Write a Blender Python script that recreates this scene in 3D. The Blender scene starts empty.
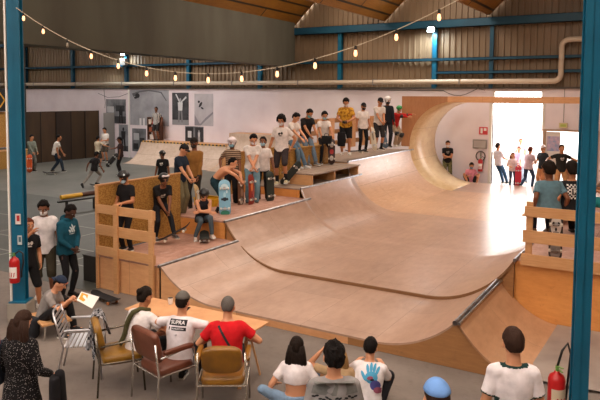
import bpy, bmesh, math, random
import numpy as np
from mathutils import Vector, Matrix, Euler, Quaternion, noise
random.seed(7)
SC = bpy.context.scene
COL = SC.collection
R = math.radians
PI = math.pi

# ------------------------------------------------------------------ materials
MATS = {}
def srgb(c):
    if isinstance(c, str):
        c = c.lstrip('#'); c = tuple(int(c[i:i+2], 16) / 255 for i in (0, 2, 4))
    return tuple((v / 12.92 if v <= .04045 else ((v + .055) / 1.055) ** 2.4) for v in c) + (1.,)
def N(nt, t, **kw):
    n = nt.nodes.new(t)
    for k, v in kw.items():
        if k.startswith('i_'):
            n.inputs[k[2:].replace('_', ' ')].default_value = v
        else:
            setattr(n, k, v)
    return n
def base_mat(name, rough=.7, metal=0., spec=.5):
    m = bpy.data.materials.new(name); m.use_nodes = True
    nt = m.node_tree; b = nt.nodes['Principled BSDF']
    b.inputs['Roughness'].default_value = rough
    b.inputs['Metallic'].default_value = metal
    b.inputs['Specular IOR Level'].default_value = spec
    return m, nt, b
def ramp(nt, stops):
    r = N(nt, 'ShaderNodeValToRGB')
    e = r.color_ramp.elements
    e[0].position, e[0].color = stops[0][0], srgb(stops[0][1])
    e[1].position, e[1].color = stops[-1][0], srgb(stops[-1][1])
    for p, c in stops[1:-1]:
        x = e.new(p); x.color = srgb(c)
    return r
def noisy(name, c1, c2=None, scale=4., rough=.7, metal=0., bump=.0, stretch=(1, 1, 1), detail=4, bscale=None, spec=.4, lo=.35, hi=.65):
    """colour wandering between c1 and c2 with a noise, plus bump"""
    if name in MATS: return MATS[name]
    m, nt, b = base_mat(name, rough, metal, spec)
    tc = N(nt, 'ShaderNodeTexCoord'); mp = N(nt, 'ShaderNodeMapping'); mp.inputs['Scale'].default_value = stretch
    nt.links.new(tc.outputs['Object'], mp.inputs[0])
    nz = N(nt, 'ShaderNodeTexNoise', i_Scale=scale, i_Detail=detail)
    nt.links.new(mp.outputs[0], nz.inputs['Vector'])
    r = ramp(nt, [(lo, c1), (hi, c2 or c1)])
    nt.links.new(nz.outputs['Fac'], r.inputs[0]); nt.links.new(r.outputs[0], b.inputs['Base Color'])
    if bump:
        nb = N(nt, 'ShaderNodeTexNoise', i_Scale=bscale or scale * 3, i_Detail=3)
        nt.links.new(mp.outputs[0], nb.inputs['Vector'])
        bp = N(nt, 'ShaderNodeBump', i_Strength=bump, i_Distance=.02)
        nt.links.new(nb.outputs['Fac'], bp.inputs['Height']); nt.links.new(bp.outputs[0], b.inputs['Normal'])
    MATS[name] = m
    return m
def cloth(c, name=None, rough=.9, var=.06):
    key = 'cloth_' + (name or str(c))
    if key in MATS: return MATS[key]
    cc = srgb(c); h = tuple(min(1, (x ** (1/2.2)) * (1 + var)) for x in cc[:3]); l = tuple((x ** (1/2.2)) * (1 - var) for x in cc[:3])
    m = noisy(key, l, h, 9, rough, bump=.35, bscale=14, spec=.2)
    return m
def plain(name, c, rough=.5, metal=0., spec=.5):
    if name in MATS: return MATS[name]
    return noisy(name, c, c, 3, rough, metal, spec=spec)
def emit(name, c, s):
    if name in MATS: return MATS[name]
    m, nt, b = base_mat(name, .4)
    b.inputs['Base Color'].default_value = srgb(c)
    b.inputs['Emission Color'].default_value = srgb(c); b.inputs['Emission Strength'].default_value = s
    MATS[name] = m; return m
def sheet_ply(name, c_lo, c_hi, c_seam, sx=2.44, sy=1.22, rough=.45, plane='xy', grain=(1.2, 14, 14), scuff=None, spec=.5, seam=.006, gscale=2.5, bumpy=.1):
    """plywood / masonite sheets: grain, big blotches, sheet seams and scuff marks"""
    if name in MATS: return MATS[name]
    m, nt, b = base_mat(name, rough, 0, spec)
    L = nt.links.new
    tc = N(nt, 'ShaderNodeTexCoord')
    mp = N(nt, 'ShaderNodeMapping'); mp.inputs['Scale'].default_value = grain
    L(tc.outputs['Object'], mp.inputs[0])
    g = N(nt, 'ShaderNodeTexNoise', i_Scale=gscale, i_Detail=6, i_Roughness=.65); L(mp.outputs[0], g.inputs['Vector'])
    bl = N(nt, 'ShaderNodeTexNoise', i_Scale=.9, i_Detail=5, i_Roughness=.6); L(tc.outputs['Object'], bl.inputs['Vector'])
    ad = N(nt, 'ShaderNodeMath', operation='ADD'); L(g.outputs['Fac'], ad.inputs[0]); L(bl.outputs['Fac'], ad.inputs[1])
    hf = N(nt, 'ShaderNodeMath', operation='MULTIPLY'); hf.inputs[1].default_value = .5; L(ad.outputs[0], hf.inputs[0])
    r = ramp(nt, [(.36, c_lo), (.64, c_hi)]); L(hf.outputs[0], r.inputs[0])
    col = r.outputs[0]
    sw = N(nt, 'ShaderNodeSeparateXYZ'); L(tc.outputs['Object'], sw.inputs[0])
    cm = N(nt, 'ShaderNodeCombineXYZ')
    a, bb = {'xy': ('Y', 'X'), 'xz': ('X', 'Z'), 'yz': ('Y', 'Z'), 'yx': ('X', 'Y')}[plane]
    L(sw.outputs[a], cm.inputs['X']); L(sw.outputs[bb], cm.inputs['Y'])
    br = N(nt, 'ShaderNodeTexBrick', i_Scale=1.); br.inputs['Brick Width'].default_value = sx; br.inputs['Row Height'].default_value = sy
    br.inputs['Mortar Size'].default_value = seam; br.inputs['Mortar Smooth'].default_value = .3
    br.inputs['Color1'].default_value = (.42, .42, .42, 1); br.inputs['Color2'].default_value = (.58, .58, .58, 1)
    L(cm.outputs[0], br.inputs['Vector'])
    tone = N(nt, 'ShaderNodeMixRGB', blend_type='OVERLAY', i_Fac=.35); L(col, tone.inputs[1]); L(br.outputs['Color'], tone.inputs[2])
    mx = N(nt, 'ShaderNodeMixRGB'); mx.inputs[2].default_value = srgb(c_seam)
    L(br.outputs['Fac'], mx.inputs[0]); L(tone.outputs[0], mx.inputs[1])
    col = mx.outputs[0]
    if scuff:
        mp2 = N(nt, 'ShaderNodeMapping'); mp2.inputs['Scale'].default_value = (3.2, .8, 3); mp2.inputs['Rotation'].default_value = (0, 0, .5)
        L(tc.outputs['Object'], mp2.inputs[0])
        s = N(nt, 'ShaderNodeTexNoise', i_Scale=3, i_Detail=8, i_Roughness=.75); L(mp2.outputs[0], s.inputs['Vector'])
        rr = N(nt, 'ShaderNodeMapRange'); rr.inputs['From Min'].default_value = .56; rr.inputs['From Max'].default_value = .74; rr.inputs['To Max'].default_value = .55
        L(s.outputs['Fac'], rr.inputs[0])
        m2 = N(nt, 'ShaderNodeMixRGB'); m2.inputs[2].default_value = srgb(scuff); L(rr.outputs[0], m2.inputs[0]); L(col, m2.inputs[1]); col = m2.outputs[0]
    L(col, b.inputs['Base Color'])
    bp = N(nt, 'ShaderNodeBump', i_Strength=bumpy, i_Distance=.01); L(g.outputs['Fac'], bp.inputs['Height']); L(bp.outputs[0], b.inputs['Normal'])
    MATS[name] = m
    return m

# ------------------------------------------------------------------ objects
def link(o, parent=None):
    COL.objects.link(o)
    if parent: o.parent = parent
    return o
def obj(name, bm, mat, parent=None, smooth=False, bevel=0.):
    me = bpy.data.meshes.new(name)
    if bevel:
        bmesh.ops.bevel(bm, geom=[e for e in bm.edges if e.is_manifold and e.calc_face_angle(0) > .6], offset=bevel, segments=2, affect='EDGES', clamp_overlap=True)
    bmesh.ops.recalc_face_normals(bm, faces=bm.faces)
    bm.to_mesh(me); bm.free()
    for mm in (mat if isinstance(mat, (list, tuple)) else [mat]): me.materials.append(mm)
    if smooth: me.shade_smooth()
    return link(bpy.data.objects.new(name, me), parent)
def tag(o, label, cat, group=None, kind=None):
    o['label'] = label; o['category'] = cat
    if group: o['group'] = group
    if kind: o['kind'] = kind
    return o
def struct(name, bm, mat, smooth=False, label=None, bevel=0):
    o = obj(name, bm, mat, smooth=smooth, bevel=bevel); o['kind'] = 'structure'
    if label: o['label'] = label
    return o
def empty(name, label, cat, loc=(0, 0, 0), rz=0., group=None, rot=None):
    o = bpy.data.objects.new(name, None); o.empty_display_size = .1
    o.location = loc; o.rotation_euler = rot if rot else (0, 0, rz)
    COL.objects.link(o)
    return tag(o, label, cat, group)
def dup(root, loc, rz=None, label=None, rot=None):
    def cp(o, par):
        c = o.copy(); COL.objects.link(c); c.parent = par
        for ch in list(o.children): cp(ch, c)
        return c
    r = cp(root, None); r.location = loc
    if rz is not None: r.rotation_euler = (0, 0, rz)
    if rot is not None: r.rotation_euler = rot
    if label: r['label'] = label
    return r
def BM(): return bmesh.new()
def box(bm, a, b, M=None, mi=0):
    xs, ys, zs = (min(a[0], b[0]), max(a[0], b[0])), (min(a[1], b[1]), max(a[1], b[1])), (min(a[2], b[2]), max(a[2], b[2]))
    v = [bm.verts.new((M @ Vector((x, y, z))) if M else (x, y, z)) for x in xs for y in ys for z in zs]
    for f in ((0, 1, 3, 2), (4, 6, 7, 5), (0, 4, 5, 1), (2, 3, 7, 6), (0, 2, 6, 4), (1, 5, 7, 3)):
        fc = bm.faces.new([v[i] for i in f]); fc.material_index = mi
    return bm
def bx(a, b, M=None): return box(BM(), a, b, M)
def prism(bm, poly, axis, a, b, mi=0):
    """extrude polygon (list of 2D) along axis from a to b. axis 'y': poly=(x,z); 'x': poly=(y,z); 'z': poly=(x,y)"""
    def mk(p, t): return {'y': (p[0], t, p[1]), 'x': (t, p[0], p[1]), 'z': (p[0], p[1], t)}[axis]
    A = [bm.verts.new(mk(p, a)) for p in poly]; B = [bm.verts.new(mk(p, b)) for p in poly]
    n = len(poly)
    bm.faces.new(A).material_index = mi; bm.faces.new(B[::-1]).material_index = mi
    for i in range(n):
        f = bm.faces.new((A[i], B[i], B[(i+1) % n], A[(i+1) % n])); f.material_index = mi
    return bm
def frame_from(d, up=Vector((0, 0, 1))):
    d = Vector(d).normalized(); up = Vector(up)
    if abs(d.dot(up.normalized())) > .97: up = Vector((0, 1, 0)) if abs(d.y) < .9 else Vector((1, 0, 0))
    u = up.cross(d).normalized(); v = d.cross(u).normalized()
    return u, v
def loft(bm, rings, n=14, caps=True, mi=0, closed=False):
    """rings: list of (center, u_vec, v_vec) - elliptical sections"""
    rs = []
    for c, u, v in rings:
        c, u, v = Vector(c), Vector(u), Vector(v)
        rs.append([bm.verts.new(c + u * math.cos(2*PI*k/n) + v * math.sin(2*PI*k/n)) for k in range(n)])
    for a, b in zip(rs[:-1], rs[1:]):
        for k in range(n):
            bm.faces.new((a[k], a[(k+1) % n], b[(k+1) % n], b[k])).material_index = mi
    if closed:
        a, b = rs[-1], rs[0]
        for k in range(n): bm.faces.new((a[k], a[(k+1) % n], b[(k+1) % n], b[k])).material_index = mi
    elif caps:
        bm.faces.new(rs[0][::-1]).material_index = mi; bm.faces.new(rs[-1]).material_index = mi
    return bm
def tube(bm, pts, r, n=8, mi=0, closed=False):
    pts = [Vector(p) for p in pts]; rings = []
    rr = r if isinstance(r, (list, tuple)) else [r] * len(pts)
    pu = None
    for i, p in enumerate(pts):
        if closed: d = pts[(i+1) % len(pts)] - pts[i-1]
        else: d = pts[min(i+1, len(pts)-1)] - pts[max(i-1, 0)]
        d.normalize()
        if pu is None: u, v = frame_from(d)
        else:
            u = (pu - d * pu.dot(d)).normalized(); v = d.cross(u)
        pu = u
        rings.append((p, u * rr[i], v * rr[i]))
    return loft(bm, rings, n, mi=mi, closed=closed)
def capsule(bm, a, b, ra, rb, n=12, flat_a=False, flat_b=False, mi=0):
    a, b = Vector(a), Vector(b); d = (b - a)
    if d.length < 1e-5: d = Vector((0, 0, 1e-3)); b = a + d
    dn = d.normalized(); u, v = frame_from(dn); rings = []
    if flat_a: rings.append((a, u*ra, v*ra))
    else:
        for t in (-80, -50, -25): rings.append((a + dn*ra*math.sin(R(t)), u*ra*math.cos(R(t)), v*ra*math.cos(R(t))))
        rings.append((a, u*ra, v*ra))
    m = (a + b) / 2; rings.append((m, u*(ra+rb)/2, v*(ra+rb)/2))
    rings.append((b, u*rb, v*rb))
    if not flat_b:
        for t in (25, 50, 80): rings.append((b + dn*rb*math.sin(R(t)), u*rb*math.cos(R(t)), v*rb*math.cos(R(t))))
    return loft(bm, rings, n, mi=mi)
def ellipsoid(bm, c, rx, ry, rz, M=None, n=14, k=8, mi=0):
    """M: 3x3 frame"""
    c = Vector(c); M = M or Matrix.Identity(3); rings = []
    X, Y, Z = M.col[0], M.col[1], M.col[2]
    for i in range(k+1):
        t = -88 + 176*i/k
        rings.append((c + Z*rz*math.sin(R(t)), X*rx*math.cos(R(t)), Y*ry*math.cos(R(t))))
    return loft(bm, rings, n, mi=mi)
def rbox(bm, c, sx, sy, sz, M=None, mi=0):
    """box centred at c, half sizes"""
    c = Vector(c); M = M or Matrix.Identity(3); v = []
    for x in (-sx, sx):
        for y in (-sy, sy):
            for z in (-sz, sz): v.append(bm.verts.new(c + M @ Vector((x, y, z))))
    for f in ((0, 1, 3, 2), (4, 6, 7, 5), (0, 4, 5, 1), (2, 3, 7, 6), (0, 2, 6, 4), (1, 5, 7, 3)):
        bm.faces.new([v[i] for i in f]).material_index = mi
    return bm
def bar(bm, a, b, w, t, up=(0, 0, 1), mi=0):
    """rectangular bar a->b, w across, t along 'up'"""
    a, b = Vector(a), Vector(b); d = (b-a); u, v = frame_from(d, Vector(up))
    L = d.length; M = Matrix((u, v, d.normalized())).transposed()
    return rbox(bm, (a+b)/2, w/2, t/2, L/2, M, mi)
def strip_text(name, txt, size, loc, rot, mat, parent=None, ext=.001, align='CENTER', bold=False):
    cu = bpy.data.curves.new(name, 'FONT'); cu.body = txt; cu.size = size; cu.extrude = ext; cu.align_x = align; cu.align_y = 'CENTER'
    if bold: cu.offset = size * .02
    cu.materials.append(mat)
    o = bpy.data.objects.new(name, cu); o.location = loc; o.rotation_euler = rot
    COL.objects.link(o)
    if parent: o.parent = parent
    return o
# ================================================================== camera
cam_d = bpy.data.cameras.new('camera'); cam = bpy.data.objects.new('camera', cam_d); COL.objects.link(cam)
f_px, Hc = 635., 3.66
pitch, yaw, roll = math.atan(43/635.), R(30.6), R(.4)
Fv = Vector((-math.sin(yaw)*math.cos(pitch), math.cos(yaw)*math.cos(pitch), -math.sin(pitch)))
R0 = Vector((math.cos(yaw), math.sin(yaw), 0)); U0 = R0.cross(Fv)
Rv = R0*math.cos(roll) + U0*math.sin(roll); Uv = Rv.cross(Fv)
M = Matrix.Identity(4)
for i in range(3): M[i][0], M[i][1], M[i][2], M[i][3] = Rv[i], Uv[i], -Fv[i], (0, 0, Hc)[i]
cam.matrix_world = M
cam_d.sensor_width = 36; cam_d.lens = f_px*36/600; cam_d.shift_x = 0; cam_d.shift_y = -60/600
cam_d.clip_end = 300
SC.camera = cam

# ================================================================== materials of the place
def concrete(name, lo, hi, dark, rough=.75):
    m, nt, b = base_mat(name, rough, 0, .35); L = nt.links.new
    tc = N(nt, 'ShaderNodeTexCoord')
    a = N(nt, 'ShaderNodeTexNoise', i_Scale=.55, i_Detail=8, i_Roughness=.7); L(tc.outputs['Object'], a.inputs['Vector'])
    r = ramp(nt, [(.35, lo), (.65, hi)]); L(a.outputs['Fac'], r.inputs[0])
    s = N(nt, 'ShaderNodeTexNoise', i_Scale=6, i_Detail=8, i_Roughness=.8); L(tc.outputs['Object'], s.inputs['Vector'])
    rr = N(nt, 'ShaderNodeMapRange'); rr.inputs['From Min'].default_value = .52; rr.inputs['From Max'].default_value = .75; rr.inputs['To Max'].default_value = .6
    L(s.outputs['Fac'], rr.inputs[0])
    m2 = N(nt, 'ShaderNodeMixRGB'); m2.inputs[2].default_value = srgb(dark); L(rr.outputs[0], m2.inputs[0]); L(r.outputs[0], m2.inputs[1])
    L(m2.outputs[0], b.inputs['Base Color'])
    bp = N(nt, 'ShaderNodeBump', i_Strength=.15, i_Distance=.01); L(s.outputs['Fac'], bp.inputs['Height']); L(bp.outputs[0], b.inputs['Normal'])
    return m
M_CONC = concrete('concrete_floor', '#685f59', '#80766e', '#504944')
M_DARKFLOOR = concrete('dark_sealed_floor', '#42443f', '#52544e', '#353733', .55)
M_MIDFLOOR = concrete('grey_painted_floor', '#575751', '#6b6a63', '#484843', .5)
M_RAMP = sheet_ply('ramp_surface', '#9c7e6b', '#b59683', '#6b5345', 2.44, 1.22, .3, 'xy', (3, 1.2, 3), scuff='#9f8271', seam=.003, bumpy=.04)
M_RAMP2 = sheet_ply('new_ramp_ply', '#b28b6c', '#caa585', '#8c6540', 2.44, 1.22, .34, 'xy', (8, 1, 8), seam=.004, scuff='#e6cdb0')
M_SIDE = sheet_ply('ramp_side_ply', '#8a5f38', '#a87848', '#5f4025', 2.44, 1.3, .6, 'xz', (1.5, 8, 12), seam=.003, scuff='#6e5136')
M_ORANGE = sheet_ply('orange_deck_ply', '#c98443', '#dd9a55', '#7b4a22', 2.44, 1.4, .5, 'xz', (2, 2, 9), seam=.003, scuff='#a9682f')
M_PEACH = sheet_ply('peach_side_ply', '#c48e60', '#dba676', '#8f6240', 2.44, 1.4, .55, 'xz', (2, 2, 8), seam=.003)
M_DECK = sheet_ply('worn_deck_ply', '#9a6f5e', '#c39a88', '#6d4b3e', 2.44, 1.22, .6, 'xy', (3, 2, 3), scuff='#d9c4bb', seam=.005)
M_GREYDECK = sheet_ply('grey_deck_ply', '#7d6c5f', '#9a8676', '#54463c', 2.44, 1.22, .6, 'xy', (3, 2, 3), scuff='#5d4f47', seam=.005)
M_LUMBER = sheet_ply('lumber', '#bd8a58', '#d4a474', '#8a5b2e', 9, 9, .55, 'xz', (1, 8, 14), seam=.0, gscale=3.5)
M_OSB = noisy('osb_board', '#8f642c', '#b58946', 26, .65, bump=.2, stretch=(1, 1, 1.6), detail=3, lo=.38, hi=.6)
M_DARKPLY = noisy('brown_film_faced_ply', '#3a2a20', '#4a3628', 1.3, .55, stretch=(1, 1, .3))
M_WHITE = noisy('painted_wall', '#dccfd3', '#e8dde0', .7, .8, bump=.05)
M_CLAD = noisy('metal_cladding', '#77644e', '#8b755c', .5, .5, .0, stretch=(1, 1, .3), spec=.4)
M_STEEL = noisy('galvanised_steel', '#a9aaac', '#c4c5c7', 8, .3, .9)
M_COPING = noisy('coping_steel', '#8d8f94', '#b5b7bb', 8, .28, 1.)
M_BLACK = plain('black_plastic', '#151515', .5)
M_BLUE = noisy('blue_paint', '#085775', '#0c6382', 1.5, .45, bump=.03)
M_BLUED = noisy('blue_beam_paint', '#0e4057', '#154c63', 1.5, .5)
M_WOODC = sheet_ply('ceiling_boards', '#845414', '#a16d1f', '#2a1a05', 6, .42, .5, 'xy', (9, 1, 3), seam=.04)
M_PIPE = plain('cream_pipe_paint', '#c9b9a4', .45)
M_FELT = noisy('grey_gutter_lining', '#545147', '#616054', .8, .8, bump=.3, bscale=1.2, stretch=(1, 1, .25))
M_CREAM = plain('cream_paint', '#d8cfc4', .6)
M_RED = plain('red_paint', '#b3161a', .35)
M_GREY = plain('grey_paint', '#8a8580', .55)
M_CHROME = plain('chrome', '#d2d0cc', .18, 1.)
M_ALU = plain('aluminium', '#c3c2c6', .3, .95)
M_WHITEP = plain('white_plastic', '#e6e3df', .4)
M_YELLOW = plain('yellow_paint', '#c99a2a', .5)

# ================================================================== floors and walls
tag_floor = struct('floor', bx((-45, -6, -.2), (14, 60, 0)), M_CONC, label='grey concrete floor of the hall and the yard outside')
fl = BM()
poly = [(-45, 9.6), (-10.55, 9.6), (-10.3, 11), (-10.3, 13.8), (-45, 13.8)]
prism(fl, [(-45, 8.05), (-9.32, 8.05), (-9.32, 10.9), (-10.35, 10.9), (-10.35, 15.0), (-45, 15.0)], 'z', .0, .004)
struct('floor', fl, M_DARKFLOOR, label='dark sealed strip of floor left of the ramp')
fl = BM(); prism(fl, [(-45, 15.0), (-10.35, 15.0), (-10.35, 27.2), (-45, 27.2)], 'z', .0, .004)
struct('floor', fl, M_MIDFLOOR, label='grey painted floor of the street skating area')
# thin court lines painted on the dark floor
fl = BM()
for (a, b) in (((-20, 9.2), (-9.6, 9.2)), ((-18, 10.2), (-10.4, 10.2)), ((-20, 12.0), (-10.4, 12.0))):
    prism(fl, [(a[0], a[1]-.02), (b[0], b[1]-.02), (b[0], b[1]+.02), (a[0], a[1]+.02)], 'z', .0045, .006)
for x in (-11.4, -13.2, -15.5):
    prism(fl, [(x-.02, 8.3), (x+.02, 8.3), (x+.02, 14.8), (x-.02, 14.8)], 'z', .0045, .006)
tag(obj('floor_line', fl, plain('line_paint', '#8d8f88', .7)), 'thin pale lines painted on the dark floor left of the ramp', 'floor marking', kind='stuff')

YW = 27.2
# white lower wall with the two openings
wb = BM()
for (x0, x1, z0, z1) in ((-45, -6.66, 0, 4.06), (-6.66, -4.66, 3.45, 3.70), (-6.66, -4.66, 3.96, 4.06), (-4.66, -4.0, 2.35, 4.06), (-4.0, -2.6, 2.35, 4.06), (-2.6, 14, 0, 4.06)):
    box(wb, (x0, YW, z0), (x1, YW+.2, z1))
struct('wall_back', wb, M_WHITE)
# upper cladding with real ribs
cl = BM(); prof = []
x = -45.0
while x < 14:
    prof += [(x, YW+.12), (x+.17, YW+.12), (x+.19, YW+.06), (x+.24, YW+.06), (x+.26, YW+.12)]; x += .26
prof += [(x, YW+.25), (-45, YW+.25)]
prism(cl, prof, 'z', 4.06, 11.)
struct('wall_upper', cl, M_CLAD)
struct('wall_left', bx((-45.2, -6, 0), (-45, YW+.2, 9)), M_CLAD)
struct('wall_front', bx((-45, -6.2, 0), (3.4, -6, 9)), M_CLAD)  # unseen hall wall, added to keep sky light off the left side
struct('wall_right', bx((3.2, -6, 0), (3.4, YW, 9)), M_CLAD)  # unseen too, closed along its whole length to shut daylight out
# narrow window over the big doorway
wn = empty('window_1', 'narrow window strip above the big doorway', 'window'); del wn['category']; wn['kind'] = 'structure'
g, gnt, gb = base_mat('window_glass', .05); gb.inputs['Transmission Weight'].default_value = 1; gb.inputs['Base Color'].default_value = (1, 1, 1, 1)
obj('pane', bx((-6.6, YW+.09, 3.73), (-4.72, YW+.1, 3.93)), g, wn)
fr = BM(); box(fr, (-6.66, YW+.03, 3.70), (-4.66, YW+.15, 3.73)); box(fr, (-6.66, YW+.03, 3.93), (-4.66, YW+.15, 3.96)); box(fr, (-6.66, YW+.03, 3.73), (-6.6, YW+.15, 3.93)); box(fr, (-4.72, YW+.03, 3.73), (-4.66, YW+.15, 3.93))
obj('window_frame', fr, M_CREAM, wn)
# door frames
fr = BM()
box(fr, (-6.78, YW-.06, 0), (-6.66, YW+.2, 3.5)); box(fr, (-4.66, YW-.04, 2.35), (-4.56, YW+.2, 3.5)); box(fr, (-6.78, YW-.06, 3.45), (-4.56, YW+.2, 3.56))
struct('trim_1', fr, M_CREAM, label='cream frame of the big doorway')
fr = BM(); box(fr, (-4.66, YW-.05, 2.35), (-2.55, YW+.2, 2.43)); box(fr, (-4.62, YW-.05, 0), (-4.5, YW+.2, 2.35)); box(fr, (-2.63, YW-.05, 0), (-2.55, YW+.2, 2.35))
struct('trim_2', fr, plain('brown_frame', '#a98a6e', .6), label='brown frame of the smaller doorway')
dr = BM(); box(dr, (-4.5, YW+.0, 0), (-3.95, YW+.05, 2.33))
d1 = struct('door_1', dr, M_CREAM, label='cream door leaf standing next to the big doorway')
obj('door_poster', bx((-4.45, YW-.012, 1.55), (-3.98, YW-.002, 2.15)), noisy('blue_print', '#7f93b5', '#c9a9b5', 6, .6), d1)
# outside: yard wall a little way off, pale
struct('wall_yard', bx((-14, 44, 0), (10, 44.3, 2.2)), plain('yard_wall_paint', '#e8e6e4', .8), label='pale yard wall outside the doorway')

# steel frame on the back wall
for i, x in enumerate((-37.2, -32.6, -27.95, -23.2, -18.45, -13.85, -9.2)):
    b = BM(); w = .1
    box(b, (x-w, YW-.16, 4.06 if x > -30 else 4.06), (x+w, YW-.13, 6.8)); box(b, (x-w, YW-.01, 4.06), (x+w, YW+.02, 6.8)); box(b, (x-.012, YW-.14, 4.06), (x+.012, YW, 6.8))
    o = obj('steel_column', b, M_BLUE if x > -24 and x < -8 else M_BLUED)
    names = {0: 'leftmost', 1: 'second', 2: 'third', 3: 'fourth', 4: 'fifth', 5: 'sixth', 6: 'seventh'}
    tag(o, 'blue steel stanchion on the upper back wall, %s from the left' % names[i] + (', behind the right floodlight' if i == 6 else ''), 'column', 'wall stanchions')
b = BM(); x = -6.75
box(b, (x-.08, YW-.12, 4.06), (x+.08, YW, 6.8))
tag(obj('steel_column', b, M_BLUED), 'blue steel stanchion on the upper wall above the big doorway', 'column', 'wall stanchions')
def hbar(z, x0, x1, h, d, mat, lab, nm='steel_beam'):
    b = BM(); box(b, (x0, YW-d-.17, z-h/2), (x1, YW-d-.15+.02, z+h/2)); box(b, (x0, YW-d-.17, z+h/2-.02), (x1, YW-.02, z+h/2)); box(b, (x0, YW-d-.17, z-h/2), (x1, YW-.02, z-h/2+.02))
    return tag(obj(nm, b, mat), lab, 'beam')
hbar(6.86, -16.3, 6, .34, .1, M_BLUED, 'long blue steel beam under the wooden ceiling on the back wall')
hbar(7.0, -45, -17, .3, .1, M_BLUED, 'blue steel beam high on the back wall of the left hall')
hbar(5.33, -16.3, 6, .13, .03, M_BLUED, 'upper blue cladding rail right of the grey gutter', 'cladding_rail')
hbar(4.76, -9.1, 6, .13, .03, M_BLUED, 'lower blue cladding rail over the doorways', 'cladding_rail')
hbar(5.42, -45, -16.5, .13, .03, M_BLUED, 'blue cladding rail of the left hall', 'cladding_rail')
# ledge on top of the white wall
struct('trim_3', bx((-45, YW-.1, 4.06), (14, YW+.12, 4.14)), noisy('dark_ledge', '#4c463d', '#5a534a', 2, .7), label='dark ledge on top of the white wall')
# long cream pipe with a swan-neck at the right
b = BM(); zp = 4.36; yp = YW-.3
pts = [(-44.95, yp, zp), (-4.25, yp, zp)]
for k in range(1, 7): pts.append((-4.25 + .28*math.sin(R(15*k)), yp, zp + .28*(1-math.cos(R(15*k)))))
pts.append((-3.97, yp, 5.7))
for k in range(1, 7): pts.append((-3.97 + .28*(1-math.cos(R(15*k))), yp, 5.7+.28*math.sin(R(15*k))))
pts.append((3, yp, 5.98))
tube(b, pts, .105, 12)
pp = tag(obj('overhead_pipe', b, M_PIPE, smooth=True), 'long cream pipe running along the back wall, kinking up at the right', 'pipe')
b = BM()
for x in range(-44, -4, 4): box(b, (x-.02, yp-.02, zp-.13), (x+.02, YW, zp-.1)); box(b, (x-.02, yp-.13, zp-.13), (x+.02, yp-.1, zp+.12)); box(b, (x-.02, yp-.13, zp+.1), (x+.02, YW, zp+.13))
obj('pipe_bracket', b, M_GREY, pp)

# grey gutter between the halls
b = BM(); prism(b, [(-16.4, 5.15), (-16.3, 5.15), (-16.3, 7.3), (-16.9, 7.3), (-17.2, 5.15)], 'y', -4, YW-.2)
struct('ceiling', b, M_FELT, label='grey lined gutter band between the two hall roofs')
# sawtooth timber ceiling over the right hall
L0 = [-16.45, -11.6, -6.9, -2.2, 2.5]
for i, x in enumerate(L0[:-1]):
    b = BM(); x1 = L0[i+1]
    prism(b, [(x, 7.15), (x+3.2, 10.2), (x+3.2, 10.32), (x, 7.3)], 'y', -4, YW)
    prism(b, [(x+3.15, 10.2), (x+3.3, 10.2), (x1+.02, 7.15), (x1-.08, 7.15)], 'y', -4, YW)
    struct('ceiling', b, M_WOODC, label='timber-boarded roof pitch over the right hall, %s' % ('next to the grey gutter', 'above the fifth festoon bulbs', 'above the doorway', 'out over the right wall')[i])
# left hall ceiling
b = BM(); prism(b, [(-45, 9.4), (-17.2, 7.4), (-17.2, 7.6), (-45, 9.6)], 'y', 14, YW)
box(b, (-45, -4, 8.2), (-17.2, 14, 8.4))
struct('ceiling', b, M_WOODC, label='boarded ceiling of the left hall')
# slim hangers
b = BM()
for x in (-15.35, -11.9+.5, -8.4-.2, -5.1): pass

# ---- near blue stanchions
def near_column(x, y, w, zb, lab, d_=.07):
    e = empty('steel_column', lab, 'column', (x, y, 0))
    e['label'] = lab
    b = BM(); h = 7.1
    # H section: flanges face the camera side
    box(b, (-w/2, -d_, zb), (w/2, -d_+.016, h)); box(b, (-w/2, d_-.016, zb), (w/2, d_, h)); box(b, (-.006, -d_, zb), (.006, d_, h))
    box(b, (-w/2-.04, -w/2-.04, zb), (w/2+.04, w/2+.04, zb+.02))
    M3 = Matrix.Rotation(yaw, 4, 'Z'); bmesh.ops.transform(b, matrix=M3, verts=b.verts)
    obj('shaft', b, M_BLUE, e)
    return e
colL = near_column(-9.05, 6.42, .20, .32, 'blue steel column at the left with fire extinguisher and stickers')
b = BM(); prism(b, [(-.16, -.16), (.16, -.16), (.16, .16), (-.16, .16)], 'z', 0, .32)
bmesh.ops.transform(b, matrix=Matrix.Rotation(yaw, 4, 'Z'), verts=b.verts)
obj('concrete_base', b, noisy('pale_concrete', '#8d867c', '#9c958a', 4, .8, bump=.1), colL, bevel=.012)
b = BM(); box(b, (-.135, -.09, .32), (-.11, -.06, 7.0))
bmesh.ops.transform(b, matrix=Matrix.Rotation(yaw, 4, 'Z'), verts=b.verts)
obj('downpipe', b, M_WHITEP, colL)
colR = near_column(-.765, 7.1, .168, 0.02, 'blue steel column at the right edge in front of the seated boys', .04)

# ================================================================== the half-pipe
RR = 1.7
def arc(xc, xs, z0, side, r=RR, n=18):
    """transition profile from coping (xs) down to the flat at xc; returns [(x,z)]"""
    dx = abs(xs-xc); a1 = math.asin(min(1, dx/r)); out = []
    for k in range(n+1):
        a = a1*(1-k/n); out.append((xc + side*r*math.sin(a), z0 + r - r*math.cos(a)))
    return out
Z0 = .14
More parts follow.
